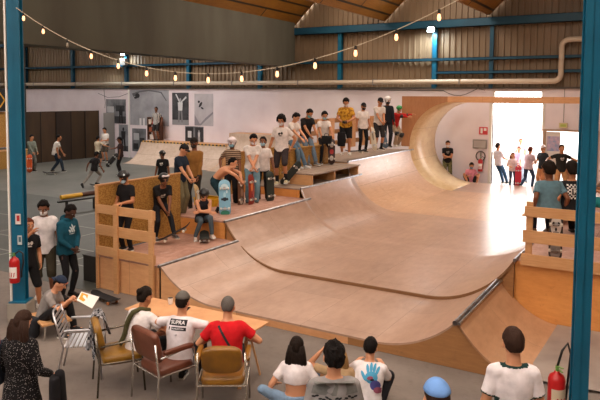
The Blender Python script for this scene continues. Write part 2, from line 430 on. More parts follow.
# section tables: y0, y1, left coping x, left centre x, left deck z, right coping x, right centre x, right deck z
def top_z(xc, xs, z0): dx = abs(xs-xc); return z0 + RR - math.sqrt(RR*RR - dx*dx)
SEC = {
 'A': dict(y0=8.3, y1=10.65, xl=-7.76, cl=-6.555, xr=-2.46, cr=-3.66, z0=.135),
 'B': dict(y0=10.65, y1=14.25, xl=-8.08, cl=-6.62, xr=-2.19, cr=-3.65, z0=.185),
 'C': dict(y0=14.25, y1=18.0, xl=-8.38, cl=-6.80, xr=-1.9, cr=-3.45, z0=.175),
 'D': dict(y0=18.0, y1=23.8, xl=-8.86, cl=-7.18, xr=-1.7, cr=-3.35, z0=.175),
}
def profile(s):
    L = arc(s['cl'], s['xl'], s['z0'], -1)
    Rr = arc(s['cr'], s['xr'], s['z0'], 1)
    return L + Rr[::-1]
hp = empty('half_pipe', 'large wooden half pipe ramp with stepped sections filling the hall', 'skate ramp')
def sheet(rows, th=.03):
    """closed sheet from a grid of points; the underside is offset along the profile normal"""
    b = BM(); T = []; U = []
    for row in rows:
        t = []; u = []
        for i, p in enumerate(row):
            q0, q1 = row[max(0, i-1)], row[min(len(row)-1, i+1)]
            d = Vector((q1[0]-q0[0], 0, q1[2]-q0[2])).normalized(); n = Vector((d.z, 0, -d.x))
            t.append(b.verts.new(p)); u.append(b.verts.new(Vector(p) + n*th))
        T.append(t); U.append(u)
    m, k = len(rows), len(rows[0])
    for j in range(m-1):
        for i in range(k-1):
            b.faces.new((T[j][i], T[j][i+1], T[j+1][i+1], T[j+1][i])); b.faces.new((U[j][i], U[j+1][i], U[j+1][i+1], U[j][i+1]))
        b.faces.new((T[j][0], T[j+1][0], U[j+1][0], U[j][0])); b.faces.new((T[j][-1], U[j][-1], U[j+1][-1], T[j+1][-1]))
    for i in range(k-1):
        b.faces.new((T[0][i], U[0][i], U[0][i+1], T[0][i+1])); b.faces.new((T[-1][i], T[-1][i+1], U[-1][i+1], U[-1][i]))
    return b
def surf(poly, y0, y1, th=.03):
    return sheet([[(x, y, z) for x, z in poly] for y in (y0, y1)], th)
def surf2(p0, y0, p1, y1, th=.03, steps=6):
    rows = []
    for k in range(steps+1):
        t = k/steps; tt = t*t*(3-2*t)
        rows.append([(a[0]*(1-tt)+c[0]*tt, y0*(1-t)+y1*t, a[1]*(1-tt)+c[1]*tt) for a, c in zip(p0, p1)])
    return sheet(rows, th)
def fixn(b): return b
pA, pB, pC, pD = [profile(SEC[k]) for k in 'ABCD']
o = obj('riding_surface', surf(pA, 8.3, 10.66), M_RAMP, hp, smooth=False)
o = obj('riding_surface', surf(pB, 10.62, 13.9), M_RAMP, hp)
o = obj('riding_surface', surf2(pB, 13.9, pC, 14.3), M_RAMP, hp)
o = obj('riding_surface', surf(pC, 14.3, 17.0), M_RAMP, hp)
o = obj('riding_surface', surf2(pC, 17.0, pD, 18.1), M_RAMP, hp)
o = obj('riding_surface', surf(pD, 18.1, 23.4), M_RAMP2, hp)
# side cheek of the front (Y = 8.3): plywood under the curve
def cheek(poly, y, base, th=.03, x0=None, x1=None):
    b = BM(); pts = [(x, z-.03) for x, z in poly]
    for (a, c) in zip(pts[:-1], pts[1:]):
        prism(b, [(a[0], base), (c[0], base), (c[0], c[1]), (a[0], a[1])], 'y', y, y+th)
    bmesh.ops.remove_doubles(b, verts=b.verts, dist=1e-5)
    return b
split = [p for p in pA if p[0] >= -4.06]
left = [p for p in pA if p[0] <= -4.0]
left.append((-4.06, SEC['A']['z0']))
obj('side_panel', cheek(left, 8.3, 0), M_PEACH, hp)
split = [(-4.06, SEC['A']['z0'])] + split
# right half incl. spine back transition
SP = [( -2.46, .635)]
r2 = 1.5; xc2 = -1.44
spine = []
for k in range(15):
    a = math.asin(min(1, (xc2+2.40)/r2))*(1-k/14); spine.append((xc2 - r2*math.sin(a), .03 + r2 - r2*math.cos(a)))
zs = spine[0][1]
spine = [(x, .03+(z-.03)*(.62-.03)/(zs-.03)) for x, z in spine]
obj('side_panel', cheek(split + [(-2.40, .62)] + spine[1:], 8.3, 0), M_SIDE, hp)
obj('side_panel', cheek([(x, z) for x, z in pB], 10.63, 0), M_SIDE, hp)
# B section lip edge strip
b = BM()
for (a, c) in zip(pB[:-1], pB[1:]):
    prism(b, [(a[0], a[1]-.05), (c[0], c[1]-.05), (c[0], c[1]+.004), (a[0], a[1]+.004)], 'y', 10.585, 10.62)
obj('edge_strip', b, plain('raw_ply_edge', '#7a5636', .7), hp)
# spine ramp
so = obj('spine_surface', surf(spine, 8.3, 10.7), M_RAMP2 if False else sheet_ply('spine_ply', '#a57c5c', '#bd9270', '#6e5240', 2.4, 2.4, .5, 'xy', (3, 1.5, 3), scuff='#94765e', seam=.003), hp)
b = BM(); prism(b, [(-1.55, 8.95), (-1.42, 8.42), (-.6, 8.5), (-.6, 10.7), (-1.5, 10.7)], 'z', .036, .044)
obj('metal_foot_sheet', b, noisy('dull_steel_sheet', '#8f8883', '#a39b95', 2, .4, .3), hp)
# steel copings
def coping(x, y0, y1, z, cap=True, r=.03):
    b = BM(); tube(b, [(x, y0, z), (x, y1, z)], r, 10)
    o = obj('coping', b, M_COPING, hp, smooth=False)
    return o
zA, zB, zC, zD = [top_z(SEC[k]['cl'], SEC[k]['xl'], SEC[k]['z0']) for k in 'ABCD']
zAr, zBr, zCr = [top_z(SEC[k]['cr'], SEC[k]['xr'], SEC[k]['z0']) for k in 'ABC']
coping(-7.78, 8.26, 10.62, zA+.01); coping(-8.10, 10.58, 14.25, zB+.01); coping(-8.40, 14.25, 18.0, zC+.01); coping(-8.88, 18.0, 23.8, zD+.01)
coping(-2.44, 8.24, 10.62, zAr+.015, r=.035); coping(-2.38, 8.24, 10.62, zAr+.015, r=.02)
coping(-2.17, 10.58, 18.0, zBr+.01)
# decks (each a platform unit)
def deck(x0, x1, y0, y1, z, mt, ms, lab, x0b=None):
    e = empty('ramp_platform', lab, 'platform'); xb = x0-.06 if x0 > -3 else x0
    obj('deck_board', bx((x0, y0, z-.03), (x1, y1, z)), mt, e)
    b = BM(); box(b, (xb+.01, y0+.005, 0), (x1-.02, y0+.035, z-.03)); box(b, (x0+.01, y0+.035, 0), (x0+.04, y1, z-.03)); box(b, (x1-.05, y0+.035, max(0, z-.5)), (x1-.02, y1, z-.03)) if False else None
    obj('side_board', b, ms, e)
    return e
deck(-9.32, -7.80, 8.30, 10.65, zA, M_DECK, M_PEACH, 'lowest plywood platform at the front left, behind the slatted fence')
deck(-10.3, -8.12, 10.655, 14.25, zB, M_DECK, M_ORANGE, 'second platform step with the shirtless skater and blue board')
deck(-10.3, -8.42, 14.255, 18.0, zC, M_GREYDECK, M_ORANGE, 'third platform step carrying the wooden bench')
deck(-10.6, -8.90, 18.005, 23.8, zD, M_GREYDECK, M_PEACH, 'highest platform where the yellow shirted man stands')
deck(-2.145, 3.15, 10.72, 18.0, zBr, M_DECK, M_ORANGE, 'orange plywood platform at the right behind the rail')
# far curl: over-vertical capsule between Y 23.4 and 26.4
CX, CZ, CR = -7.2, 1.83, 1.68
circ = []
for k in range(0, 37):
    a = R(-90 - (90+86)*k/36)      # from bottom, round the left side, up over the top
    circ.append((CX + CR*math.cos(a), CZ + CR*math.sin(a)))
circ = circ[::-1] 
cu = empty('curled_ramp_wall', 'curling over-vertical wooden wall at the far end of the half pipe', 'skate ramp')
obj('curved_surface', surf(circ, 23.4, 26.4, .04), sheet_ply('curl_ply', '#d3b184', '#ead0a6', '#94724e', 1.5, 1.22, .38, 'yz', (3, 1, 3), seam=.004, scuff='#e6cfae'), cu, smooth=True)
obj('floor_section', sheet([[(CX, y, CZ-CR), (-1.6, y, CZ-CR)] for y in (23.4, 26.4)], .04), M_RAMP, cu)
# upright plywood facing with the round cut-out
b = BM(); pts = [p for p in circ if p[0] < CX+.7 and (p[1] > 1.7)]
top = 3.72
pts = sorted(pts, key=lambda p: math.atan2(p[1]-CZ, -(p[0]-CX)))
outer = []
for p in pts:
    outer.append((p[0], top) if (p[1]-CZ) > abs(p[0]-CX)*1.1 else (-9.22, p[1] if (p[1]-CZ) <= abs(p[0]-CX)*1.1 and p is not pts[-1] else top))
for i in range(len(pts)-1):
    q = [pts[i], pts[i+1], outer[i+1], outer[i]]
    if outer[i][0] == -9.22 and outer[i+1][1] == top and outer[i+1][0] != -9.22: q = [pts[i], pts[i+1], outer[i+1], (-9.22, top), outer[i]]
    try: prism(b, q, 'y', 23.38, 23.42)
    except Exception: pass
obj('facing_panel', b, sheet_ply('facing_ply', '#a06c45', '#b47f56', '#93683f', 2.44, 3, .55, 'xz', (6, 2, 1.2), seam=.003), cu)
obj('top_beam', bx((CX-.2, 23.36, 3.50), (3.2, 23.46, 3.72)), M_PEACH, cu)
b = BM()
for x in (-1.2, 3.1): box(b, (x-.05, 23.38, 0), (x+.05, 23.46, 3.5))
obj('beam_post', b, M_LUMBER, cu)
ADJ = {}
ADJK = {'orange': (-0.028, 1.019), 'pushing': (0.36, 1.061), 'beige': (0.397, 0.972), 'wallwhite': (-0.17, 1.09), 'greeter': (0.237, 1.047), 'skatingblack': (0.063, 0.926), 'striped': (-0.098, 1.09), 'kidfar': (-0.024, 1.067), 'fencekid': (-0.007, 1.09), 'hornkid': (-0.19, 1.09), 'navy': (-0.22, 0.982), 'mustard': (0.004, 0.995), 'sitkid': (-0.102, 1.09), 'shirtless': (0.13, 0.951), 'whitehelmet': (-0.04, 0.987), 'redboard': (0.031, 1.048), 'behindwhite': (-0.151, 1.004), 'curly': (-0.043, 1.022), 'bencha': (-0.333, 1.032), 'benchb': (-0.305, 1.045), 'benchc': (-0.173, 1.036), 'yellow': (0.01, 1.026), 'captee': (0.098, 0.996), 'leaning': (0.071, 1.038), 'whitecap': (0.095, 1.033), 'green': (0.079, 1.09), 'wallman': (-0.021, 1.059), 'sitpink': (0.0, 1.031), 'doorjamb': (-0.058, 1.017), 'girldoor': (0.036, 0.958), 'outpale': (0.181, 0.89), 'outpink': (-0.713, 0.88), 'kneebend': (-0.096, 1.01), 'doorcap': (-0.008, 1.024), 'spread': (0.001, 1.003), 'bluekid': (0.004, 1.09), 'blackkid': (-0.099, 1.09), 'masked': (0.094, 1.037), 'columnman': (-0.372, 0.915), 'hoodie': (-0.226, 1.015), 'greytee': (-0.175, 0.915), 'woman': (-0.031, 0.973), 'scarf': (-0.084, 0.997), 'capprint': (-0.068, 0.983), 'red': (-0.078, 0.958), 'girl': (0.015, 0.967), 'big': (0.035, 0.996), 'hidden': (-0.065, 0.88), 'handprint': (-0.132, 0.96), 'bluecap': (0.024, 1.009), 'ringer': (0.019, 1.0)}
# ================================================================== figures
def V(*a): return Vector(a)
PEND = []          # raw meshes waiting for voxel remeshing
def remesh_all(items):
    """items: list of (bm, voxel) -> list of meshes"""
    tmp = []
    for bm, vox in items:
        me = bpy.data.meshes.new('raw'); bm.to_mesh(me); bm.free()
        o = bpy.data.objects.new('raw', me); COL.objects.link(o)
        md = o.modifiers.new('r', 'REMESH'); md.mode = 'VOXEL'; md.voxel_size = vox; md.adaptivity = 0
        sm = o.modifiers.new('s', 'SMOOTH'); sm.iterations = 3; sm.factor = .5
        tmp.append(o)
    dg = bpy.context.evaluated_depsgraph_get(); dg.update(); out = []
    for o in tmp:
        out.append(bpy.data.meshes.new_from_object(o.evaluated_get(dg)))
    for o in tmp:
        me = o.data; bpy.data.objects.remove(o); bpy.data.meshes.remove(me)
    return out

# ---------------------------------------------------------------- hands
# hand frame: origin wrist, z along the fingers, x towards the thumb, y back of the hand
def hand_raw(curl, spread=0., tcurl=.4):
    b = BM()
    loft(b, [(V(0, 0, -.03), V(.026, 0, 0), V(0, .021, 0)), (V(0, 0, .0), V(.027, 0, 0), V(0, .019, 0)), (V(0, 0, .03), V(.036, 0, 0), V(0, .017, 0)), (V(0, 0, .07), V(.041, 0, 0), V(0, .015, 0)), (V(0, 0, .092), V(.038, 0, 0), V(0, .012, 0))], 14)
    for i, (x, L, r) in enumerate(((.031, .070, .0092), (.0105, .079, .0095), (-.0105, .073, .009), (-.031, .057, .008))):
        p = V(x, 0, .084); ang = 0.; sx = (x/.03)*spread*.12
        for s, (q, c) in enumerate(((.45, .55), (.3, 1.), (.25, .8))):
            ang += curl*c
            d = V(sx, -math.sin(ang), math.cos(ang)).normalized()
            nx = p + d*L*q
            capsule(b, p, nx, r*(1-.08*s), r*(.94-.08*s), 8); p = nx
    p = V(.026, -.004, .02)
    for q, a, r in ((.042, .75, .0125), (.032, .45, .0108), (.026, .25, .0095)):
        d = V(math.sin(a), -tcurl*.7, math.cos(a)).normalized(); nx = p + d*q
        capsule(b, p, nx, r, r*.93, 8); p = nx
    return b
_h = remesh_all([(hand_raw(.35), .0045), (hand_raw(1.05, 0, .9), .0045), (hand_raw(.12, .6, .2), .0045)])
HANDS = dict(zip(('relaxed', 'grip', 'flat'), _h))

def ik(a, t, l1, l2, pole):
    a, t = Vector(a), Vector(t); d = t-a; L = d.length; mx = (l1+l2)*.995
    if L > mx: t = a + d*(mx/L); d = t-a; L = mx
    dn = d.normalized(); p = Vector(pole); p = p - dn*p.dot(dn)
    if p.length < 1e-4: p = V(0, -1, 0) - dn*(-dn.y)
    p.normalize(); x = (l1*l1 - l2*l2 + L*L)/(2*L); h = math.sqrt(max(0, l1*l1 - x*x))
    return a + dn*x + p*h, t

SKIN = {'light': '#c98f6c', 'tan': '#b57a55', 'brown': '#7a4c33', 'dark': '#4f3226', 'pale': '#d3a184'}
def skin_mats(sk):
    c = SKIN[sk]
    return [noisy('skin_'+sk, c, c, 8, .55, bump=.05, spec=.4), plain('eye_white', '#d8d2cb', .3), plain('eye_dark', '#17100c', .4), plain('lip_'+sk, {'light': '#a35c4c', 'tan': '#8f4f3f', 'brown': '#5b3027', 'dark': '#3d211c', 'pale': '#b06a5c'}[sk], .5)]
HAIRC = {'black': '#120e0d', 'dark': '#1d1510', 'brown': '#33221a', 'blond': '#8a6a42', 'grey': '#5d5854', 'red': '#5c2c1c'}
def hair_mat(c): return noisy('hair_'+c, HAIRC[c], HAIRC[c], 30, .75, bump=.5, bscale=60, stretch=(1, 1, .3), spec=.15)

QUEUE = []
def person(label, pos, a=0., k=1., sk='tan', vox=.011, pel=(0, 0, .93), lean=0., side=0., twist=0., hy=0., hpitch=0., hl=(-.27, .06, .80), hr=(.27, .06, .80),
           el=(-.4, -1, -.2), er=(.4, -1, -.2), fl=(-.11, 0, .085), fr=(.11, 0, .085), tl=8, tr=-8, kl=(-.1, 1, 0), kr=(.1, 1, 0), fpl=0, fpr=0,
           hand=('relaxed', 'relaxed'), top=('tee', '#e8e4e0'), bottom=('jeans', '#3b4a5c'), shoes='#222222', sole='#d8d4cc', socks=None, hair=('short', 'black'), extras=(), fat=1., hs=1.13, name='person', rot=None, pelrot=0., group=None):
    """returns a dict with everything needed to finish the figure after remeshing"""
    J = {}
    P0 = Vector(pel); rl = R(lean); rs = R(side)
    def dr(f, g=1.): # spine direction at a fraction of the lean
        q = rl*f; return V(math.sin(rs*f), math.sin(q), math.cos(q)*math.cos(rs*f)).normalized()
    def rgt(f):
        tw = R(twist)*f; return V(math.cos(tw), math.sin(tw), -math.sin(rs*f)*.9).normalized()
    d0, d1, d2, d3 = dr(.35), dr(.65), dr(.9), dr(1)
    P1 = P0 + d0*.13; P2 = P1 + d1*.19; P3 = P2 + d2*.145; P4 = P3 + d3*.058
    def ring(p, d, f, rx, ry, off=0.):
        x = rgt(f); x = (x - d*x.dot(d)).normalized(); y = d.cross(x); return (p + y*off, x*rx*fat, y*ry*fat)
    x3 = rgt(1); x3 = (x3 - d3*x3.dot(d3)).normalized(); y3 = d3.cross(x3)
    w = .158*(1 + (fat-1)*.6)
    SL, SRt = P3 - x3*w - d3*.022, P3 + x3*w - d3*.022
    HL_, HR_ = P0 + V(-.088, 0, -.03), P0 + V(.088, 0, -.03)
    EL, WL = ik(SL, hl, .285, .255, el); ER, WR = ik(SRt, hr, .285, .255, er)
    KL, AL = ik(HL_, fl, .43, .415, kl); KR, AR = ik(HR_, fr, .43, .415, kr)
    # head frame
    hp_ = rl*.55 + R(hpitch); yw = R(hy) + R(twist)
    hz = V(-math.sin(yw)*math.sin(hp_), math.cos(yw)*math.sin(hp_), math.cos(hp_)); hz = (hz + V(math.sin(rs)*.4, 0, 0)).normalized()
    hf = V(-math.sin(yw)*math.cos(hp_), math.cos(yw)*math.cos(hp_), -math.sin(hp_)); hf = (hf - hz*hf.dot(hz)).normalized(); hx = hf.cross(hz)
    HM = Matrix((hx, hf, hz)).transposed()
    HC = P4 + (d3*.5 + hz*.5)*.038 + hz*.105*hs + hf*.02
    def H(x, y, z): return HC + HM @ V(x*hs, y*hs, z*hs)
    J.update(P0=P0, P1=P1, P2=P2, P3=P3, P4=P4, SL=SL, SR=SRt, EL=EL, ER=ER, WL=WL, WR=WR, KL=KL, KR=KR, AL=AL, AR=AR, HC=HC, HM=HM, x3=x3, y3=y3, d3=d3)
    # ---- body
    b = BM()
    T = lambda e=0., s=1.: [ring(P0 - d0*.09, d0, 0, (.12+e)*s, .085+e), ring(P0 - d0*.02, d0, 0, .165+e, .115+e), ring(P0 + d0*.06, d0, .2, .155+e, .105+e), ring(P1, d1, .4, .138+e, .098+e),
         ring(P1 + d1*.10, d1, .7, .148+e, .108+e), ring(P2, d2, .9, .165+e, .117+e), ring(P2 + d2*.09, d2, 1, .168+e, .108+e), ring(P3 + d3*.0, d3, 1, .150+e, .082+e), ring(P3 + d3*.035, d3, 1, .098+e, .070+e), ring(P4, d3, 1, .062+e, .060+e)]
    loft(b, T(), 18)
    capsule(b, P4 - d3*.03, H(0, -.012, -.07), .058, .054*hs)
    ellipsoid(b, H(0, -.008, .022), .074*hs, .094*hs, .098*hs, HM, 16, 10)
    ellipsoid(b, H(0, .016, -.045), .056*hs, .066*hs, .066*hs, HM, 14, 8)
    capsule(b, H(0, .055, -.085), H(0, .05, -.085), .022*hs, .022*hs, 8)
    capsule(b, H(0, .083, .012), H(0, .105, -.022), .009*hs, .015*hs, 8)
    for s in (-1, 1):
        ellipsoid(b, H(s*.077, -.008, -.01), .010*hs, .020*hs, .031*hs, HM, 8, 6)
        capsule(b, H(s*.012, .083, .03), H(s*.05, .07, .028), .011*hs, .009*hs, 8)
    for S, E_, W_ in ((SL, EL, WL), (SRt, ER, WR)):
        capsule(b, P3*.35 + S*.65, S, .06, .056); capsule(b, S, E_, .052*fat**.5, .040); capsule(b, E_, E_.lerp(W_, .3), .040, .041); capsule(b, E_.lerp(W_, .3), W_, .041, .027)
    for Hh, K_, A_, toe, fp in ((HL_, KL, AL, tl, fpl), (HR_, KR, AR, tr, fpr)):
        capsule(b, Hh, K_, .088*fat**.5, .056); m = K_.lerp(A_, .3); capsule(b, K_, m, .055, .056); capsule(b, m, A_, .056, .037)
        fd = V(math.sin(R(-toe)), math.cos(R(-toe)), 0); fd = (fd*math.cos(R(fp)) - V(0, 0, 1)*math.sin(R(fp))).normalized()
        capsule(b, A_ - fd*.03 + V(0, 0, -.04), A_ + fd*.13 + V(0, 0, -.048), .032, .026)
    gar = []
    # ---- top
    tk = top[0]
    if tk != 'none':
        g = BM(); e = .020 if tk in ('tee', 'long', 'tank', 'crop') else .032
        hem = top[3] if len(top) > 3 else .10
        rr = T(e)
        rr[-1] = ring(P4 - d3*.008, d3, 1, .078, .074); rr[-2] = ring(P3 + d3*.03, d3, 1, .118, .084)
        rr[0] = ring(P0 - d0*hem, d0, 0, .172+e*.6, .122+e*.6)
        rr[1] = ring(P0 - d0*.02, d0, 0, .176+e*.6, .124+e*.6)
        rr[3] = ring(P1, d1, .4, .150+e*.6, .114+e*.6)
        if tk == 'crop': rr = rr[4:]
        loft(g, rr, 20)
        if tk != 'tank':
            for S, E_, W_ in ((SL, EL, WL), (SRt, ER, WR)):
                capsule(g, P3*.3 + S*.7, S, .072, .066)
                if tk in ('tee', 'crop'): q = S.lerp(E_, .66); capsule(g, S, q, .064*fat**.4, .062*fat**.4, 14, flat_b=True)
                else: capsule(g, S, E_, .064, .052); capsule(g, E_, W_.lerp(E_, .06), .052, .040, 14, flat_b=True)
        if tk == 'hood':
            for q in range(8):
                an = q/8*2*PI; an2 = (q+1)/8*2*PI
                c = lambda t: P4 + d3*.0 + x3*math.cos(t)*.085 + y3*(math.sin(t)*.08 - .015)
                capsule(g, c(an), c(an2), .034, .034, 8)
            ellipsoid(g, P4 - y3*.09 - d3*.03, .10, .05, .09, Matrix((x3, y3, d3)).transposed(), 12, 8)
        gar.append(('dress' if tk == 'dress' else {'tee': 't_shirt', 'long': 'long_sleeved_shirt', 'hood': 'hooded_sweatshirt', 'tank': 'tank_top', 'crop': 'crop_top'}[tk], g, top[1], top))
        if tk == 'dress': pass
    # ---- bottom
    bk = bottom[0]
    if bk != 'none':
        g = BM(); e = .012
        waist = ring(P0 + d0*.085, d0, .2, .155+e, .108+e)
        loft(g, [ring(P0 - d0*.085, d0, 0, .125, .088), ring(P0 - d0*.02, d0, 0, .170+e, .118+e), waist], 18)
        for Hh, K_, A_ in ((HL_, KL, AL), (HR_, KR, AR)):
            if bk == 'shorts':
                L = bottom[2] if len(bottom) > 2 else .85
                if L <= 1: capsule(g, Hh, Hh.lerp(K_, L), .105*fat**.5, .088, 14, flat_b=True)
                else: capsule(g, Hh, K_, .102, .08); capsule(g, K_, K_.lerp(A_, L-1), .08, .078, 14, flat_b=True)
            else:
                r0, r1, r2 = {'jeans': (.098, .069, .056), 'wide': (.105, .085, .082), 'slim': (.094, .063, .048)}[bk]
                capsule(g, Hh, K_, r0*fat**.5, r1); m = K_.lerp(A_, .35); capsule(g, K_, m, r1, r1*.98); capsule(g, m, A_ + (K_-A_).normalized()*.0 , r1*.98, r2, 14, flat_b=True)
        gar.append(({'shorts': 'shorts', 'jeans': 'trousers', 'wide': 'trousers', 'slim': 'trousers'}[bk], g, bottom[1], bottom))
    if tk == 'dress':
        g = BM(); c0 = P0
        loft(g, [(P0 + V(0, 0, .15), V(.155, 0, 0), V(0, .12, 0)), (P0 + V(0, 0, -.05), V(.2, 0, 0), V(0, .16, 0)), (P0 + V(0, .01, -.35), V(.25, 0, 0), V(0, .20, 0)), (P0 + V(0, .02, -.62), V(.29, 0, 0), V(0, .24, 0))], 24)
        gar.append(('skirt', g, top[1], top))
    QUEUE.append(dict(J=J, body=b, gar=gar, vox=vox, args=dict(label=label, pos=pos, a=a, k=k, sk=sk, shoes=shoes, sole=sole, socks=socks, hair=hair, extras=extras, hand=hand, toes=((AL, tl, KL, fpl), (AR, tr, KR, fpr)), hs=hs, name=name, rot=rot, H=H, top=top, group=group, hands_to=(WL, EL, WR, ER))))

def radial(HC, HM, hs, fn, nu=28, nv=16, th=None):
    """closed mesh r(az, el) around the head; az 0 = forward, el up"""
    b = BM(); rows = []
    for j in range(nv+1):
        el = -86 + 172*j/nv; row = []
        for i in range(nu):
            az = 360*i/nu
            if az > 180: az -= 360
            p = fn(az, el)
            row.append(b.verts.new(HC + HM @ (p*hs)))
        rows.append(row)
    for r0, r1 in zip(rows[:-1], rows[1:]):
        for i in range(nu): b.faces.new((r0[i], r0[(i+1) % nu], r1[(i+1) % nu], r1[i]))
    b.faces.new(rows[0][::-1]); b.faces.new(rows[-1])
    return b
def sm(x, a, b):
    t = max(0, min(1, (x-a)/(b-a))); return t*t*(3-2*t)
def dirv(az, el): return V(math.sin(R(az))*math.cos(R(el)), math.cos(R(az))*math.cos(R(el)), math.sin(R(el)))
def hairline(az):
    a = abs(az)
    return 38 - 30*sm(a, 40, 72) - 48*sm(a, 95, 140)
def hair_fn(vol, amp, seed, line=hairline, fr=14):
    def fn(az, el):
        d = dirv(az, el); inn = sm(el, line(az)-7, line(az)+3)
        n = noise.noise(V(d.x*fr/6+seed, d.y*fr/6, d.z*fr/6))*amp + noise.noise(V(d.x*fr/2+seed, d.y*fr/2, d.z*fr/2))*amp*.5
        k = .80*(1-inn) + inn*(1+vol+n)
        return V(d.x*.078*k, d.y*.098*k - .008, d.z*.104*k + .018)
    return fn
def far_shape(k, rx, ry, rz, line, seed=0):
    def fn(az, el):
        d = dirv(az, el); inn = sm(el, line(az)-4, line(az)+2); kk = .72*(1-inn)+inn
        return V(d.x*rx*kk, d.y*ry*kk - .006, d.z*rz*kk + .02)
    return fn

